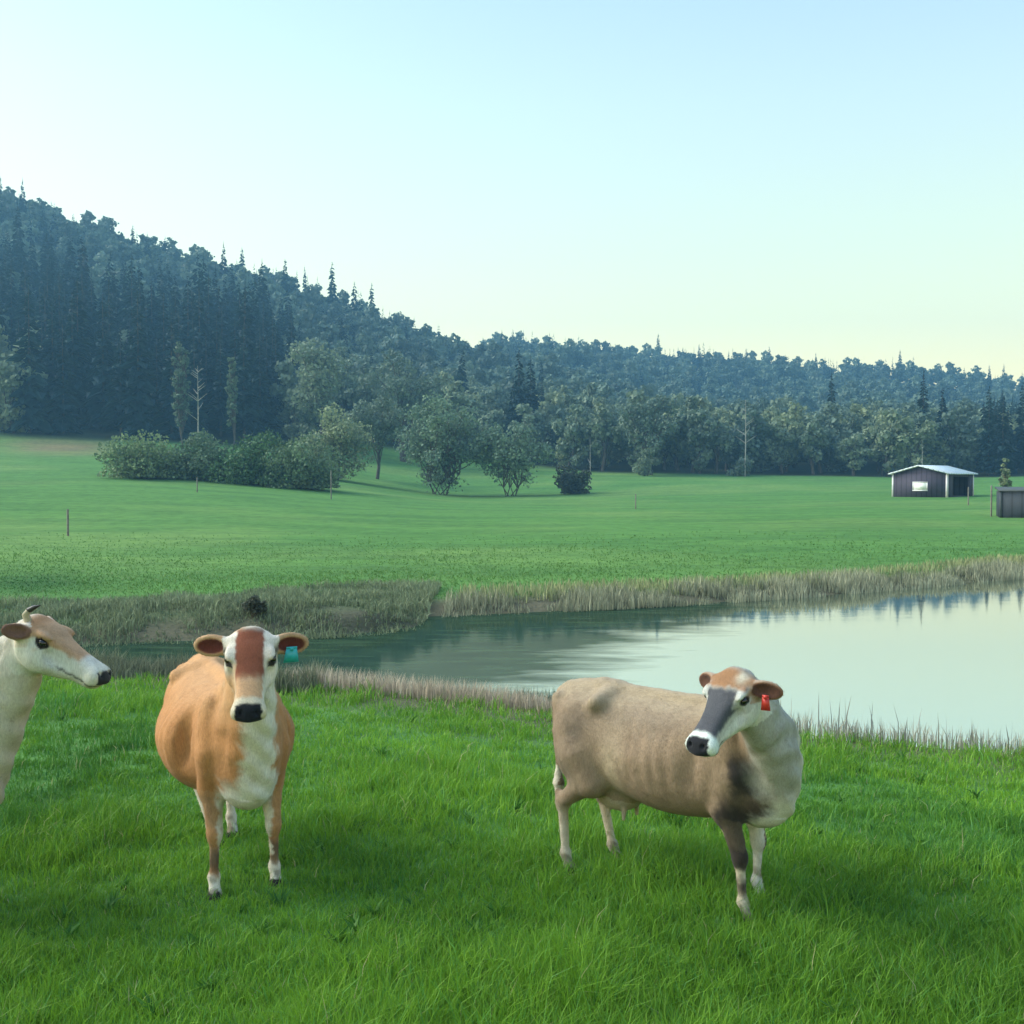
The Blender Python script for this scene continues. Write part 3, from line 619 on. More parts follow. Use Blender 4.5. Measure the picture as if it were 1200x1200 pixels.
# ------------------------------------------------------------------ cows
class Grid:
    def __init__(s, lo, hi, h):
        s.h = h; s.lo = np.array(lo, float); s.n = np.ceil((np.array(hi) - s.lo) / h).astype(int) + 1
        s.ax = [(s.lo[i] + np.arange(s.n[i]) * h).astype(f32) for i in range(3)]
        s.D = np.full(s.n, .5, f32)
    def sub(s, lo, hi):
        a = np.clip(np.floor((np.array(lo) - s.lo) / s.h).astype(int), 0, s.n - 1); b_ = np.clip(np.ceil((np.array(hi) - s.lo) / s.h).astype(int) + 1, 1, s.n)
        sl_ = tuple(slice(a[i], b_[i]) for i in range(3)); P = np.meshgrid(*[s.ax[i][sl_[i]] for i in range(3)], indexing='ij')
        return sl_, np.stack(P, -1)
    def add(s, lo, hi, fn, k=.03, op='u'):
        sl_, P = s.sub(np.array(lo) - k * 1.5 - .02, np.array(hi) + k * 1.5 + .02)
        if P.size == 0: return
        d = fn(P).astype(f32); a = s.D[sl_]
        if op == 'u':
            h_ = np.clip(.5 + .5 * (a - d) / k, 0, 1); s.D[sl_] = a * (1 - h_) + d * h_ - k * h_ * (1 - h_)
        else:
            h_ = np.clip(.5 - .5 * (a + d) / k, 0, 1); s.D[sl_] = a * (1 - h_) - d * h_ + k * h_ * (1 - h_)
    def cone(s, p0, p1, r0, r1, k=.03, op='u'):
        p0 = np.array(p0, f32); p1 = np.array(p1, f32); v_ = p1 - p0; L2_ = float(v_ @ v_) + 1e-9; m = max(r0, r1)
        def fn(P):
            q = P - p0; t = np.clip(q @ v_ / L2_, 0, 1); return np.linalg.norm(q - t[..., None] * v_, axis=-1) - (r0 + (r1 - r0) * t)
        s.add(np.minimum(p0, p1) - m, np.maximum(p0, p1) + m, fn, k, op)
    def ell(s, c, rad, k=.04, op='u', B=None):
        c = np.array(c, f32); rad = np.array(rad, f32); B_ = np.eye(3, dtype=f32) if B is None else np.array(B, f32)   # rows = axes
        ext = rad if B is None else np.sqrt(((B_ * rad[:, None]) ** 2).sum(0))
        def fn(P):
            q = (P - c) @ B_.T; k0 = np.linalg.norm(q / rad, axis=-1); k1 = np.linalg.norm(q / rad ** 2, axis=-1) + 1e-6; return k0 * (k0 - 1) / k1
        s.add(c - ext, c + ext, fn, k, op)
    def loft(s, S, k=.04, O=None, B=None, sc=1.0, ex=2.3, op='u', ext=None):
        """S rows: x, half width, top, bottom; superelliptic sections along the local x axis"""
        S = np.array(S, float); O = np.zeros(3) if O is None else np.array(O); B_ = np.eye(3) if B is None else np.array(B)
        cs = np.array([(x, y, z) for x in (S[0, 0], S[-1, 0]) for y in (-S[:, 1].max(), S[:, 1].max()) for z in (S[:, 3].min(), S[:, 2].max())]) * sc @ B_ + O
        def fn(P):
            q = ((P - O) @ B_.T) / sc; x = q[..., 0]; xc = np.clip(x, S[0, 0], S[-1, 0])
            w_ = np.interp(xc, S[:, 0], S[:, 1]); t_ = np.interp(xc, S[:, 0], S[:, 2]); b_ = np.interp(xc, S[:, 0], S[:, 3]); zm = (t_ + b_) / 2; h_ = (t_ - b_) / 2
            e_ = np.where(q[..., 2] > zm, ext or ex, ex); k0 = ((np.abs(q[..., 1]) / w_) ** e_ + (np.abs(q[..., 2] - zm) / h_) ** e_) ** (1 / e_)
            return (np.sqrt(np.maximum((k0 - 1) * np.minimum(w_, h_), 0) ** 2 + (x - xc) ** 2) + np.minimum((k0 - 1) * np.minimum(w_, h_), 0)) * sc
        s.add(cs.min(0), cs.max(0), fn, k, op)
def spl(S, n_=8):
    """smooth a section table with a Catmull-Rom interpolation"""
    S = np.array(S, float); out = []
    for i in range(len(S) - 1):
        p0, p1, p2, p3 = S[max(i - 1, 0)], S[i], S[i + 1], S[min(i + 2, len(S) - 1)]
        for t in np.arange(n_) / n_:
            q = .5 * (2 * p1 + (p2 - p0) * t + (2 * p0 - 5 * p1 + 4 * p2 - p3) * t * t + (3 * p1 - p0 - 3 * p2 + p3) * t ** 3); q[0] = p1[0] + (p2[0] - p1[0]) * t; out.append(q)
    out.append(S[-1]); return np.array(out)
def surface(G):
    D_ = G.D; n0, n1, n2 = D_.shape; ins = D_ < 0
    c = np.zeros((n0 - 1, n1 - 1, n2 - 1), np.int8)
    offs = [(i, j, k) for i in (0, 1) for j in (0, 1) for k in (0, 1)]
    for i, j, k in offs: c += ins[i:n0 - 1 + i, j:n1 - 1 + j, k:n2 - 1 + k]
    act = (c > 0) & (c < 8); I = np.argwhere(act); ids = np.full(act.shape, -1, np.int64); ids[act] = np.arange(len(I))
    vals = np.stack([D_[I[:, 0] + i, I[:, 1] + j, I[:, 2] + k] for i, j, k in offs], 1)
    acc = np.zeros((len(I), 3)); cnt = np.zeros(len(I)); O_ = np.array(offs, float)
    for a in range(8):
        for b_ in range(a + 1, 8):
            if np.abs(O_[a] - O_[b_]).sum() != 1: continue
            va, vb = vals[:, a], vals[:, b_]; m = (va < 0) != (vb < 0); t = np.where(m, va / np.where(m, va - vb, 1), 0)
            acc += np.where(m[:, None], O_[a] + (O_[b_] - O_[a]) * t[:, None], 0); cnt += m
    V = G.lo + (I + acc / cnt[:, None]) * G.h; Q = []
    for ax in range(3):
        o1, o2 = [q for q in range(3) if q != ax]
        s0 = [slice(None)] * 3; s1 = [slice(None)] * 3; s0[ax] = slice(0, -1); s1[ax] = slice(1, None)
        e = ins[tuple(s0)] != ins[tuple(s1)]; E = np.argwhere(e); E = E[(E[:, o1] > 0) & (E[:, o2] > 0) & (E[:, o1] < D_.shape[o1] - 1) & (E[:, o2] < D_.shape[o2] - 1)]
        def g_(d1, d2):
            F = E.copy(); F[:, o1] -= d1; F[:, o2] -= d2; return ids[F[:, 0], F[:, 1], F[:, 2]]
        q = np.stack([g_(1, 1), g_(0, 1), g_(0, 0), g_(1, 0)], 1); fl = ins[E[:, 0], E[:, 1], E[:, 2]]
        if ax == 1: fl = ~fl
        q[~fl] = q[~fl][:, ::-1]; Q.append(q)
    Q = np.concatenate(Q)
    for _ in range(3):
        A = np.zeros_like(V); C = np.zeros(len(V))
        for a, b_ in ((0, 1), (1, 2), (2, 3), (3, 0)):
            np.add.at(A, Q[:, a], V[Q[:, b_]]); np.add.at(C, Q[:, a], 1)
        V = lerp(V, A / np.maximum(C, 1)[:, None], .5)
    return V, Q

HEAD = spl([(a, b * 1.12 + (.006 if a > .25 else .014 if a < .05 else 0), c, d - (.012 if .2 < a < .45 else 0)) for a, b, c, d in [(-.03, .085, .035, -.09), (.02, .112, .058, -.15), (.08, .118, .060, -.185), (.14, .116, .050, -.195), (.20, .096, .034, -.185), (.27, .074, .020, -.155),
            (.34, .064, .010, -.128), (.40, .066, .003, -.115), (.445, .079, -.004, -.114), (.475, .074, -.014, -.108), (.49, .058, -.030, -.092)]])
def hair_mat():
    m, n, b = nmat('cow_hair', .85, .15)
    v = ramp(n, noise(n, 11, 7, mscale=(1, 1, .45), rough=.72), [(.3, (.74, .72, .70)), (.5, (1, 1, 1)), (.75, (1.13, 1.12, 1.1))])
    v2 = ramp(n, noise(n, 160, 3, mscale=(1, 1, .22)), [(.35, (.86, .86, .86)), (.65, (1.1, 1.1, 1.1))])
    n.links.new(mul(n, mul(n, attr_color(n), v), v2), b.inputs['Base Color'])
    b.inputs['Sheen Weight'].default_value = .08; b.inputs['Sheen Roughness'].default_value = .5
    bump(n, b, noise(n, 220, 4, mscale=(1, 1, .25)), .35, .006)
    return m
M_hair = hair_mat()
M_coat = foliage_mat('cow_coat', .1, 0, .8)
def coat(V, Q, C, hp, B, seed):
    r = np.random.default_rng(seed); a = V[Q[:, 2]] - V[Q[:, 0]]; b_ = V[Q[:, 3]] - V[Q[:, 1]]; fn = np.cross(a, b_); Nn = np.zeros_like(V)
    for j in range(4): np.add.at(Nn, Q[:, j], fn)
    Nn = unit(Nn); k = np.where((V[:, 2] > .12) & (C.max(1) > .045) & (r.random(len(V)) < .9))[0]
    hd = (head_zone(hp)[k] > .5)[:, None]; P = V[k] + r.normal(size=(len(k), 3)) * .003; n_ = Nn[k]
    lay = np.where(hd, np.array([.8, 0, -.2]) @ B, np.array([-.55, 0, -.75])) + r.normal(size=(len(k), 3)) * .35; lay = unit(lay - n_ * (lay * n_).sum(1)[:, None])
    L_ = np.where(hd[:, 0], .005, .009) * (.6 + .8 * r.random(len(k))); sd = np.cross(lay, n_) * .0016; tip = P + lay * L_[:, None] + n_ * (L_ * (.10 + .12 * r.random(len(k))))[:, None]
    T = np.stack([P - sd, P + sd, tip], 1).reshape(-1, 3); cc = C[k] * (.88 + .24 * r.random((len(k), 1)))
    return mk_mesh('cow_coat', T, tris=np.arange(len(T)).reshape(-1, 3), mat=M_coat, col=np.repeat(cc, 3, 0))
M_eye, n, b = nmat('eye', .08, .6); b.inputs['Base Color'].default_value = (.008, .007, .006, 1)
def tagmat(name, c):
    m, n, b = nmat(name, .4, .5); n.links.new(ramp(n, noise(n, 40, 2), [(.3, tuple(q * .85 for q in c)), (.7, c)]), b.inputs['Base Color']); return m
M_teal = tagmat('teal_plastic', (.03, .42, .46)); M_red = tagmat('red_plastic', (.62, .045, .03)); M_horn = tagmat('horn', (.42, .38, .28)); M_tip = tagmat('dark_horn', (.03, .028, .025))

def cow(name, front, heading, poll, nose, roll, colour, label, legs, scale=1.0, belly=.33, hsc=None, neck_out=(0, 0), tagspec=None, horn=False, h=.0085, ear_droop=(0, 0), sweep=.22, neck_z=0, esz=1.0):
    """front = world XY midway between the fore feet; poll and nose are world points of the head"""
    ch, sh = math.cos(heading), math.sin(heading); fx = .5 * scale
    ox, oy = front[0] - fx * ch, front[1] - fx * sh; oz = min(gz(front[0], front[1]), gz(ox - fx * ch, oy - fx * sh)) - .015
    def loc(p):
        dx, dy, dz = p[0] - ox, p[1] - oy, p[2] - oz; return np.array([dx * ch + dy * sh, -dx * sh + dy * ch, dz]) / scale
    P_, N_ = loc(poll), loc(nose); u = unit(N_ - P_); hs = hsc or np.linalg.norm(N_ - P_) / .50
    up = np.array([0, 0, 1.]); w_ = unit(up - u * (up @ u)); v_ = np.cross(w_, u)
    cr, sr = math.cos(roll), math.sin(roll); v2 = v_ * cr + w_ * sr; w2 = np.cross(u, v2); B = np.stack([u, v2, w2])   # rows: forward, left, up
    O = P_ - w2 * .045 * hs - u * .0 
    H = lambda a, b_, c: O + (np.array([a, b_, c]) * hs) @ B
    lo = np.minimum([-1.0, -.55, -.06], np.minimum(H(.5, .35, 0), np.minimum(H(0, -.35, 0), H(.1, .35, .1))) - .08); hi = np.maximum([.95, .55, 1.4], np.maximum(H(.5, .3, .1), np.maximum(H(0, -.35, .15), H(0, .35, .15))) + .08)
    G = Grid(lo, hi, h)
    G.loft(spl([(-.84, .09, 1.12, .98), (-.78, .16, 1.185, .80), (-.66, .215, 1.215, .66), (-.48, .25, 1.225, .585), (-.28, belly * .9, 1.20, .545), (-.02, belly, 1.185, .50), (.2, belly * .96, 1.18, .505),
                (.38, .27, 1.205, .53), (.52, .225, 1.20, .57), (.64, .19, 1.15, .60), (.75, .14, 1.05, .68)]), k=.02, ex=2.2, ext=1.72)
    for s in (-1, 1):
        G.cone((-.40, s * .03, 1.185), (-.43, s * .205, 1.125), .035, .048, .07); G.ell((-.62, s * .28, 1.08), (.10, .07, .07), .09, 's'); G.cone((-.79, s * .11, 1.10), (-.77, s * .12, 1.06), .04, .04, .05)
        G.ell((.47, s * .18, .92), (.10, .075, .24), .05); G.cone((.42, s * .13, 1.15), (.55, s * .20, .86), .04, .05, .05); G.ell((.30, s * .30, .90), (.05, .05, .18), .06, 's'); G.ell((-.58, s * .155, .84), (.19, .10, .27), .08)
        G.ell((-.19, s * (belly + .045), 1.06), (.22, .09, .12), .14, 's')
        for kind, (dx, dy) in (('f', legs['fl' if s > 0 else 'fr']), ('h', legs['hl' if s > 0 else 'hr'])):
            def J(x, y, z, dx=dx, dy=dy): q = 1 - min(z / .8, 1); return (x + dx * q, s * y + dy * q, z)
            if kind == 'f':
                G.cone(J(.50, .165, .80), J(.44, .165, .62), .10, .08, .05); G.cone(J(.45, .165, .63), J(.505, .16, .39), .068, .044, .04)
                G.ell(J(.508, .16, .365), (.048, .045, .058), .02); G.cone(J(.505, .16, .35), J(.502, .16, .15), .030, .024, .02); G.ell(J(.502, .16, .125), (.036, .036, .035), .02)
                G.cone(J(.505, .16, .11), J(.53, .16, .055), .03, .034, .02); G.cone(J(.535, .16, .03), J(.55, .16, .0), .043, .05, .012)
            else:
                G.cone(J(-.54, .17, .78), J(-.44, .195, .62), .14, .088, .06); G.cone(J(-.46, .185, .64), J(-.675, .165, .47), .088, .047, .05)
                G.ell(J(-.69, .165, .455), (.052, .042, .062), .03); G.cone(J(-.73, .165, .51), J(-.70, .165, .42), .022, .03, .02)
                G.cone(J(-.69, .165, .44), J(-.655, .165, .15), .034, .026, .02); G.ell(J(-.652, .165, .125), (.037, .037, .035), .02)
                G.cone(J(-.65, .165, .11), J(-.62, .165, .055), .031, .035, .02); G.cone(J(-.615, .165, .03), J(-.60, .165, .0), .043, .05, .012)
    G.cone((-.5, 0, 1.195), (-.80, 0, 1.145), .035, .04, .06); G.cone((-.5, 0, 1.19), (.42, 0, 1.20), .028, .03, .07)
    G.ell((.62, 0, .66), (.16, .13, .14), .09); G.ell((-.38, 0, .535), (.16, .13, .11), .06)
    for a in (-.30, -.42):
        for s in (-1, 1): G.cone((a, s * .07, .46), (a, s * .075, .395), .018, .012, .015)
    # neck: upper, middle and lower lines from shoulders to head
    nx, ny = neck_out
    def bez(a, m, c, r0, r1, k=.07, n_=6):
        a, m, c = map(np.array, (a, m, c)); pts = [a * (1 - t) ** 2 + 2 * m * t * (1 - t) + c * t * t for t in np.linspace(0, 1, n_)]
        for i in range(n_ - 1): G.cone(pts[i], pts[i + 1], lerp(r0, r1, i / (n_ - 1)), lerp(r0, r1, (i + 1) / (n_ - 1)), k)
    e1, e2, e3 = H(-.02, 0, -.045), H(.02, 0, -.10), H(.075, 0, -.135)
    m1 = np.array([.68 + nx, ny * .8, 1.24 + neck_z]); m2 = np.array([.76 + nx, ny, 1.06 + neck_z * .6]); m3 = np.array([.80 + nx, ny, .86])
    bez((.44, 0, 1.08), m1, e1, .13, .062 * hs); bez((.56, 0, .95), m2, e2, .17, .085 * hs); bez((.66, 0, .78), m3, e3, .12, .062 * hs)
    bez((.68, 0, .66), (.80 + nx, ny, .72), e3 * .55 + np.array([.7, 0, .75]) * .45, .06, .035, .06)
    # tail
    tp = [(-.84, 0, 1.13), (-.895, 0, 1.04), (-.905, .01, .85), (-.895, .03, .62), (-.89, .03, .5), (-.88, .02, .34)]; tr = [.03, .024, .019, .017, .036, .010]
    for i in range(5): G.cone(tp[i], tp[i + 1], tr[i], tr[i + 1], .015)
    # head
    G.loft(HEAD, .035, O, B, hs, 2.8)
    for s in (-1, 1):
        G.ell(H(.135, s * .114, .030), np.array([.045, .022, .014]) * hs, .03, B=B)       # brow
        G.ell(H(.14, s * .098, -.105), np.array([.085, .032, .06]) * hs, .05, B=B)         # cheek
        G.ell(H(.25, s * .102, -.05), np.array([.075, .02, .04]) * hs, .04, 's', B=B)      # hollow before the cheek
        G.ell(H(.142, s * .142, -.008), np.array([.027, .018, .019]) * hs, .018, 's', B=B) # eye socket
        G.ell(H(.478, s * .040, -.030), np.array([.020, .011, .013]) * hs, .012, 's', B=B) # nostril
        G.cone(H(.475, s * .050, -.094), H(.36, s * .085, -.097), .005, .004, .010, 's')   # mouth line
    G.ell(H(.40, 0, -.112), np.array([.07, .045, .026]) * hs, .03, B=B)                     # chin
    G.ell(H(-.005, 0, .035), np.array([.035, .06, .03]) * hs, .04, B=B)                     # poll tuft
    ears = []
    for s, dr in ((1, ear_droop[0]), (-1, ear_droop[1])):
        ax = unit(np.array([-sweep, s * 1.0, -.14 + dr]) @ B); nrm = unit(np.array([.85, s * .35, .55]) @ B); nrm = unit(nrm - ax * (nrm @ ax)); cw = np.cross(nrm, ax)
        base = H(.045, s * .11, -.005); c = base + ax * .105 * hs * esz; EB = np.stack([ax, cw, nrm])
        G.ell(c, np.array([.112 * esz, .066 * esz, .022]) * hs, .012, B=EB); G.cone(base, base + ax * .05 * hs, .033 * hs, .036 * hs, .03)
        G.ell(c + nrm * .026 * hs + ax * .008, np.array([.090 * esz, .048 * esz, .024]) * hs, .008, 's', B=EB)
        ears.append((base, ax, cw, nrm, c))
    V, Q = surface(G)
    hp = ((V - O) @ B.T) / hs
    eart = []
    for base, ax, cw, nrm, c in ears:
        q = V - c; eart.append(((q @ ax) / hs, (q @ cw) / hs, (q @ nrm) / hs))
    rb = ss(-.2, -.1, V[:, 0]) * (1 - ss(.28, .36, V[:, 0])) * ss(.62, .75, V[:, 2]) * (1 - ss(1.0, 1.12, V[:, 2]))
    C = colour(V, hp, eart)
    V = V.copy(); V[:, 1] *= 1 + rb * .008 * np.sin(V[:, 0] * 70 + V[:, 2] * 9)
    nb = (np.abs(V[:, 1]) < .3) * ss(.55, .7, V[:, 0]) * (head_zone(hp) < .01) * (V[:, 2] > .6)
    V[:, 0] += nb * .007 * np.sin(V[:, 2] * 42 + 7 * V[:, 1] + 3 * np.sin(V[:, 1] * 11)); V += (n3(V, .05, 2)[:, None] - .5) * .008 * ((head_zone(hp) < .5) * (V[:, 2] > .45))[:, None]
    root = link(name, None, loc=(ox, oy, oz), rz=heading, scale=scale); tag(root, label, 'cow', 'cows grazing by the pond')
    link('body', mk_mesh('cow_body', V, Q, mat=M_hair, col=np.clip(C, 0, 1), smooth=True), root)
    link('coat', coat(V, Q, np.clip(C, 0, 1), hp, B, 5), root)
    # eyes
    for s in (-1, 1):
        c = H(.142, s * .119, -.006); th, ph = np.meshgrid(np.linspace(0, math.pi, 12), np.arange(18) * 2 * math.pi / 18, indexing='ij')
        E = np.stack([np.sin(th) * np.cos(ph) * .024, np.sin(th) * np.sin(ph) * .018, np.cos(th) * .019], -1).reshape(-1, 3) * hs @ B + c
        i_ = np.arange(12 * 18).reshape(12, 18); q = np.stack([i_[:-1], i_[1:], np.roll(i_[1:], -1, 1), np.roll(i_[:-1], -1, 1)], -1).reshape(-1, 4)
        link('eye', mk_mesh('eye', E, q, mat=M_eye, smooth=True), root)
    if tagspec:
        side, mat, tw, tl, off = tagspec; base, ax, cw, nrm, c = ears[0 if side > 0 else 1]
        down = unit(np.array([0, 0, -1.]) - nrm * (np.array([0, 0, -1.]) @ nrm)); sd = np.cross(down, nrm)
        o = c + ax * off[0] + nrm * .028 + down * off[1]; pr = []
        for w0_, l0, l1 in ((tw * .35, -.012, .0), (tw * .5, .0, tl)):
            for a in (0,): pr.append((np.array([o + sd * x * w0_ * (1 if l > 0 or l0 < 0 else .7) + down * l + nrm * t for x in (-1, 1) for l in (l0, l1) for t in (0, .005)]), box(0, 1, 0, 1, 0, 1)[1]))
        Vt, Qt = join_t(pr); tg = link('ear_tag', mk_mesh('ear_tag', Vt, Qt, mat=mat), root)
        Vb, Qb = tube([o + nrm * .004, o + nrm * .012, o + nrm * .013], [.011, .010, .002], 10); link('button', mk_mesh('button', Vb, Qb, mat=mat, smooth=True), tg)
    if horn:
        s = -1
        pts = [H(.0, -.07, .03), H(-.026, -.09, .07), H(-.016, -.095, .10)]; V1, Q1 = tube(pts[:3], [.022, .019, .016], 8)
        hn = link('horn', mk_mesh('horn', V1, Q1, mat=M_horn, smooth=True), root); V2, Q2 = tube([pts[2], H(.004, -.095, .13), H(.028, -.09, .155)], [.016, .012, .002], 8)
        link('tip', mk_mesh('horn_tip', V2, Q2, mat=M_tip, smooth=True), hn)
    return root

A = np.array
def mixc(c, col, m): return lerp(c, A(col), np.clip(m, 0, 1)[:, None])
def warp(V, s, a): return (np.stack([n3(V, s, 12), n3(V, s, 17), n3(V, s, 23)], 1) - .5) * 2 * a
def n3(V, s, o=0): return .5 * vnoise(V[:, 0] + V[:, 2] * .7, V[:, 1] * 1.0 + V[:, 2] * .4, s, o) + .5 * vnoise(V[:, 2], V[:, 0] - V[:, 1], s, o + 4)
def head_zone(hp): return ss(-.06, .02, hp[:, 0]) * (np.abs(hp[:, 1]) < .40) * (hp[:, 2] > -.24) * (hp[:, 2] < .15)
def muzzle(c, hp, ring=(.62, .62, .52), nosec=(.012, .014, .018), r0=.375, n0=.432, m0=.33):
    c = mixc(c, ring, ss(r0, r0 + .03, hp[:, 0]) * (hp[:, 2] > -.2)); 
    nose_ = ss(n0, n0 + .014, hp[:, 0]) * ss(-.086, -.078, hp[:, 2]) * (1 - ss(.064, .072, np.abs(hp[:, 1])))
    c = mixc(c, nosec, nose_)
    mouth = np.exp(-((hp[:, 2] + .096) / .006) ** 2) * ss(m0, m0 + .04, hp[:, 0]); return mixc(c, (.03, .03, .03), mouth * .9)
def eye_rim(c, hp, col=(.02, .018, .018), s=1.0):
    d = np.sqrt(((hp[:, 0] - .142) / .036) ** 2 + ((hp[:, 2] + .008) / .027) ** 2 + ((np.abs(hp[:, 1]) - .128) / .05) ** 2); return mixc(c, col, 1 - ss(.8 * s, 1.05 * s, d))
def ear_col(c, eart, outer, inner, rim):
    for a, b_, n_ in eart:
        inz = (np.abs(a) < .125) & (np.abs(b_) < .075) & (np.abs(n_) < .06) & (a > -.07)
        c = np.where(inz[:, None], A(outer), c); rr = (a / .098) ** 2 + (b_ / .05) ** 2
        c = mixc(c, rim, inz * ss(.72, .95, rr) * .8)
        c = mixc(c, inner, inz * (n_ > -.012) * (1 - ss(.55, .8, rr)))
    return c
def hooves(c, V, col=(.03, .027, .025)):
    c = mixc(c, (.16, .13, .08), (1 - ss(.10, .34, V[:, 2])) * ss(.45, .75, n3(V, .035, 31)) * .7)
    c = mixc(c, (.20, .16, .10), ss(.58, .78, n3(V, .09, 33)) * (1 - ss(.55, .8, V[:, 2])) * .35)
    return mixc(c, col, 1 - ss(.045, .06, V[:, 2]))

def col_tan(V, hp, eart, V0=None):        # golden tan with white brisket
    V = V + warp(V, .05, .035) + warp(V, .016, .016); hp = hp + warp(hp, .02, .010)
    x, y, z = V.T; N_ = n3(V, .12); c = np.tile(A([.45, .225, .088]), (len(V), 1))
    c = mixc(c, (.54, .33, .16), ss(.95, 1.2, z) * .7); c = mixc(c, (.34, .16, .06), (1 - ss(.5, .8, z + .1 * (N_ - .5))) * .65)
    c = mixc(c, (.66, .60, .45), (1 - ss(.42, .52, z)) * (x < .3) * (x > -.6) * .6)
    fr = ss(.50, .66, x + .05 * (N_ - .5)) * (1 - ss(.075, .135, np.abs(y - .012) + .05 * (N_ - .5))) * (1 - ss(.05, .2, hp[:, 0] + 0 * x) * 0)
    c = mixc(c, (.66, .64, .52), fr * (z > .3)); c = mixc(c, (.70, .70, .62), ss(.45, .6, x) * (1 - ss(.14, .19, np.abs(y))) * (1 - ss(.62, .76, z)) * (z > .42))
    front = x > .2
    c = mixc(c, (.42, .24, .11), front * (z < .62) * (np.abs(y) > .165) * .8)
    c = mixc(c, (.62, .60, .50), front * (z < .60) * (1 - ss(.13, .17, np.abs(y))))
    c = mixc(c, (.66, .63, .54), (~front) * (1 - ss(.38, .48, z)))
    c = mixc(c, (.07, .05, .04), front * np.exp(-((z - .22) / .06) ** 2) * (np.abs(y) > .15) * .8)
    c = mixc(c, (.62, .58, .48), front * (1 - ss(.12, .17, z)))
    hz = head_zone(hp); a, b_, w_ = hp.T; M2 = n3(hp, .03, 6)
    hc = np.tile(A([.66, .62, .52]), (len(V), 1))
    hc = mixc(hc, (.47, .30, .15), ss(.15, .22, a) * ss(.03, .06, -b_) * .75); hc = mixc(hc, (.47, .27, .12), (1 - ss(-.11, -.07, w_)) * (b_ < .04) * .8)
    st = (1 - ss(.066, .082, np.abs(b_) + .012 * (M2 - .5) + .10 * np.clip(a - .3, 0, 1))) * ss(-.035, -.015, w_ - .0 * a) 
    hc = mixc(hc, (.22, .075, .042), st * (1 - ss(.27, .33, a))); hc = mixc(hc, (.50, .31, .17), st * ss(.24, .32, a))
    hc = mixc(hc, (.10, .045, .03), (1 - ss(-.01, .03, a)) * st * .6)
    hc = mixc(hc, (.05, .03, .025), np.exp(-(((a - .085) / .035) ** 2 + ((w_ + .012) / .03) ** 2)) * (np.abs(b_) > .09) * .85); hc = eye_rim(hc, hp, s=1.6); hc = muzzle(hc, hp, (.60, .54, .40), r0=.385)
    c = lerp(c, hc, hz[:, None]); c = ear_col(c, eart, (.40, .21, .11), (.11, .03, .022), (.50, .34, .20))
    return hooves(c, V)
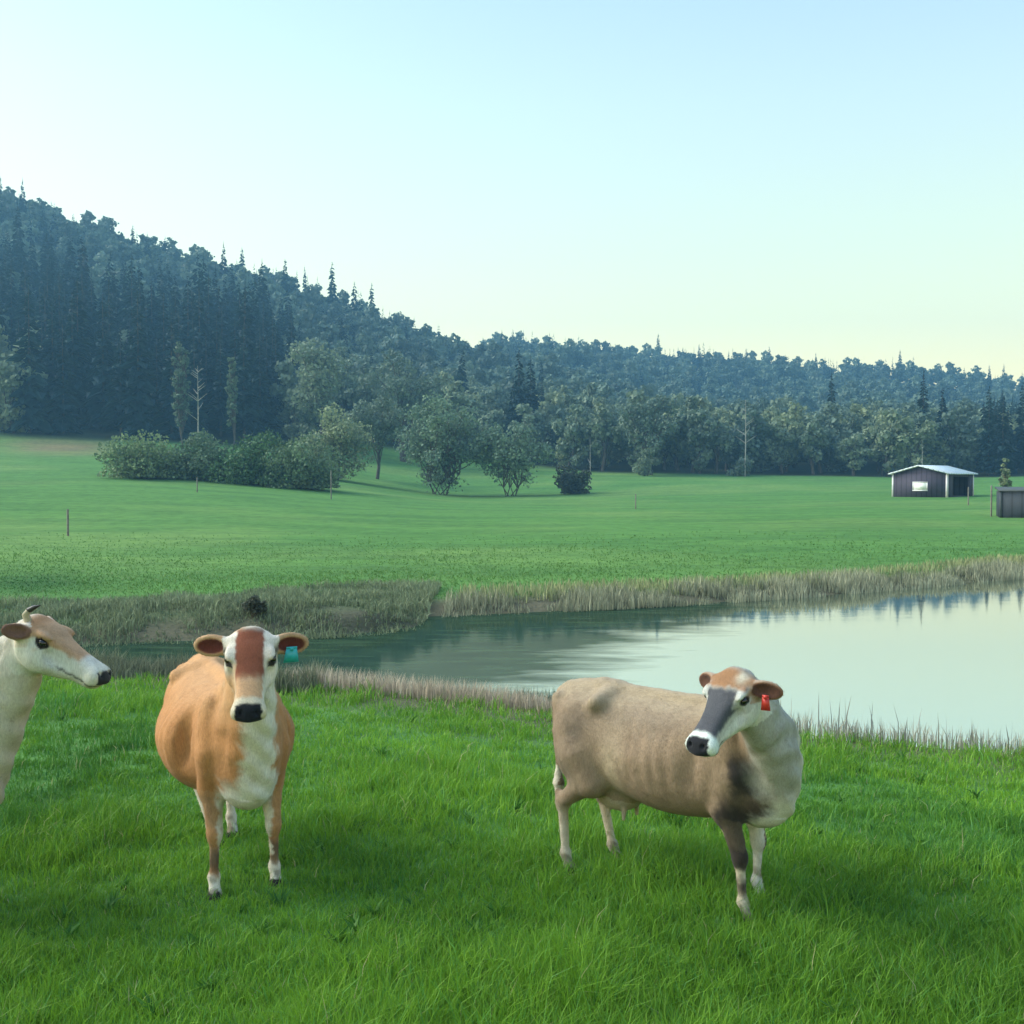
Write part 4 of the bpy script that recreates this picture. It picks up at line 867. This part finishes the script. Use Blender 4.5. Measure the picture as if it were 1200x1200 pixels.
def col_fawn(V, hp, eart, V0=None):       # grey fawn with dark shoulder and white brisket
    V = V + warp(V, .05, .035) + warp(V, .016, .016); hp = hp + warp(hp, .02, .010)
    x, y, z = V.T; N_ = n3(V, .15, 2); c = np.tile(A([.255, .19, .125]), (len(V), 1))
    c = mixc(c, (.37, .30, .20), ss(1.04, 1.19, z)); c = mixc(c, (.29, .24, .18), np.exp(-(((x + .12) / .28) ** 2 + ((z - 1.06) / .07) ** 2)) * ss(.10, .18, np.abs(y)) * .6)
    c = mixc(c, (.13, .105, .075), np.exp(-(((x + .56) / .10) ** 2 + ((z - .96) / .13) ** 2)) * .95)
    c = mixc(c, (.17, .145, .10), np.exp(-(((x + .60) / .12) ** 2 + ((z - .66) / .12) ** 2)) * .6)
    c = mixc(c, (.42, .35, .24), np.exp(-(((x + .28) / .09) ** 2 + ((z - .75) / .22) ** 2)) * .7)
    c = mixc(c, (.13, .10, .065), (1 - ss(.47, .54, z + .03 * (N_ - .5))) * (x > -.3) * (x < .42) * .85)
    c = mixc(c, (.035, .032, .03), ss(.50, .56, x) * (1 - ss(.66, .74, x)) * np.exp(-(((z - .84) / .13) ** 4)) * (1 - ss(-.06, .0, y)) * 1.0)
    c = mixc(c, (.36, .37, .32), ss(.58, .72, x + .06 * (N_ - .5)) * ss(.66, .80, z)); 
    front = x > .2
    c = mixc(c, (.022, .020, .018), front * (1 - ss(-.13, -.07, y)) * (1 - ss(.62, .78, z)) * (z > .02) * ss(.40, .48, x + .25 * (.64 - z)) * .95)
    c = mixc(c, (.60, .61, .52), ss(.53, .6, x + .04 * (N_ - .5)) * (1 - ss(.70, .80, z)) * ss(.40, .46, z) * ss(-.16, -.10, y))
    c = mixc(c, (.62, .60, .50), ss(.72, .80, x) * np.exp(-(((y - .0) / .05) ** 2)) * (z > .6) * .7)
    c = mixc(c, (.42, .36, .24), front * (y < 0) * (z < .5) * (1 - ss(.455, .49, x)))
    c = mixc(c, (.62, .57, .42), front * (np.exp(-((z - .28) / .028) ** 2) + (np.exp(-((z - .13) / .05) ** 2)) * (y < -.165)) * .8)
    c = mixc(c, (.58, .58, .52), front * (y > 0) * (z < .5) * (y < .175)); c = mixc(c, (.04, .04, .035), front * (y > 0) * (z < .42) * (y > .185))
    c = mixc(c, (.52, .48, .38), (~front) * (1 - ss(.26, .50, z)) * (np.abs(y) > .06)); c = mixc(c, (.10, .08, .05), (x < -.6) * np.exp(-((z - .47) / .045) ** 2) * (y > 0) * .9)
    c = mixc(c, (.60, .56, .45), (x < -.86) * (z < .62)); c = mixc(c, (.60, .52, .40), (x > -.6) * (x < -.18) * (z < .52) * (np.abs(y) < .17) * .5)
    hz = head_zone(hp); a, b_, w_ = hp.T; M2 = n3(hp, .03, 6)
    hc = np.tile(A([.46, .47, .41]), (len(V), 1)); hc = mixc(hc, (.58, .60, .53), (w_ < -.07))
    top = (1 - ss(.080, .104, np.abs(b_) + .012 * (M2 - .5))) * ss(-.05, -.02, w_)
    hc = mixc(hc, (.075, .08, .09), top * ss(.10, .15, a)); hc = mixc(hc, (.29, .16, .08), ss(-.04, 0, w_) * (1 - ss(.10, .135, a + .02 * (M2 - .5))) * (b_ > -.2))
    hc = mixc(hc, (.60, .58, .46), np.exp(-(((a - .03) / .05) ** 2 + ((b_ - .075) / .03) ** 2)) * .8)
    hc = mixc(hc, (.66, .70, .68), np.exp(-(((a - .135) / .05) ** 2 + ((w_ - .02) / .016) ** 2)) * (np.abs(b_) > .09))
    hc = eye_rim(hc, hp, s=1.0); hc = muzzle(hc, hp, (.66, .74, .68), r0=.39)
    c = lerp(c, hc, hz[:, None]); c = ear_col(c, eart, (.23, .115, .06), (.10, .05, .035), (.40, .32, .24))
    return hooves(c, V)
def col_cream(V, hp, eart, V0=None):      # cream white with tan face blaze
    V = V + warp(V, .05, .035) + warp(V, .016, .016); hp = hp + warp(hp, .02, .010)
    x, y, z = V.T; N_ = n3(V, .15, 3); c = np.tile(A([.52, .50, .42]), (len(V), 1))
    c = mixc(c, (.52, .42, .28), ss(.95, 1.2, z) * (x < .6) * .8); c = mixc(c, (.45, .34, .22), (1 - ss(.3, .5, x)) * .7); c = mixc(c, (.62, .62, .54), (1 - ss(.45, .6, z)))
    hz = head_zone(hp); a, b_, w_ = hp.T; M2 = n3(hp, .03, 6)
    hc = np.tile(A([.54, .55, .48]), (len(V), 1)); hc = mixc(hc, (.63, .66, .60), np.exp(-(((a - .26) / .09) ** 2 + ((w_ + .09) / .04) ** 2)) * .7)
    top = ss(-.012, .012, w_ + .10 * np.clip(a - .15, 0, .3) + .015 * (M2 - .5)); hc = mixc(hc, (.42, .27, .155), top * (1 - ss(.33, .37, a)))
    hc = mixc(hc, (.36, .20, .10), top * np.exp(-((a - .035) / .04) ** 2) * .8)
    hc = mixc(hc, (.44, .37, .22), np.exp(-(((a - .125) / .02) ** 2 + ((w_ + .055) / .014) ** 2)) * .5)
    hc = eye_rim(hc, hp, s=1.15); hc = muzzle(hc, hp, (.60, .60, .50), (.02, .022, .022), r0=.40, n0=.462, m0=.24)
    c = lerp(c, hc, hz[:, None]); c = ear_col(c, eart, (.42, .30, .20), (.16, .09, .06), (.58, .55, .46))
    return hooves(c, V)

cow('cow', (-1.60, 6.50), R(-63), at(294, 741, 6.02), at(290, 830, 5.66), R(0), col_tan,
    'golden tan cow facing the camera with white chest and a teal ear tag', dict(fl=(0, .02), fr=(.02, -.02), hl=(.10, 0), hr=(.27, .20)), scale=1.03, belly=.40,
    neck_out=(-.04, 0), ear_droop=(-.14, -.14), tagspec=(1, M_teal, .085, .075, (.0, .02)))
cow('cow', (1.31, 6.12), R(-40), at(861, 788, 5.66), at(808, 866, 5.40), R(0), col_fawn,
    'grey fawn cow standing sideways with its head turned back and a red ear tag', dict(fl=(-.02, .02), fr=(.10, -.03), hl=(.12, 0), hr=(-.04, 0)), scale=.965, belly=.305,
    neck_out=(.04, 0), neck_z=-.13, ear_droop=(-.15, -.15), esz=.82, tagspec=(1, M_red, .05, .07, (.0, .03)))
cow('cow', (-3.20, 6.20), R(4), at(44, 725, 6.05), at(134, 778, 5.98), R(0), col_cream,
    'cream cow with tan blaze seen in profile at the left edge', dict(fl=(0, 0), fr=(.04, 0), hl=(0, 0), hr=(0, 0)), scale=1.02, neck_out=(-.06, 0), horn=True, sweep=1.0, esz=.66)
print('objects', len(scn.objects))
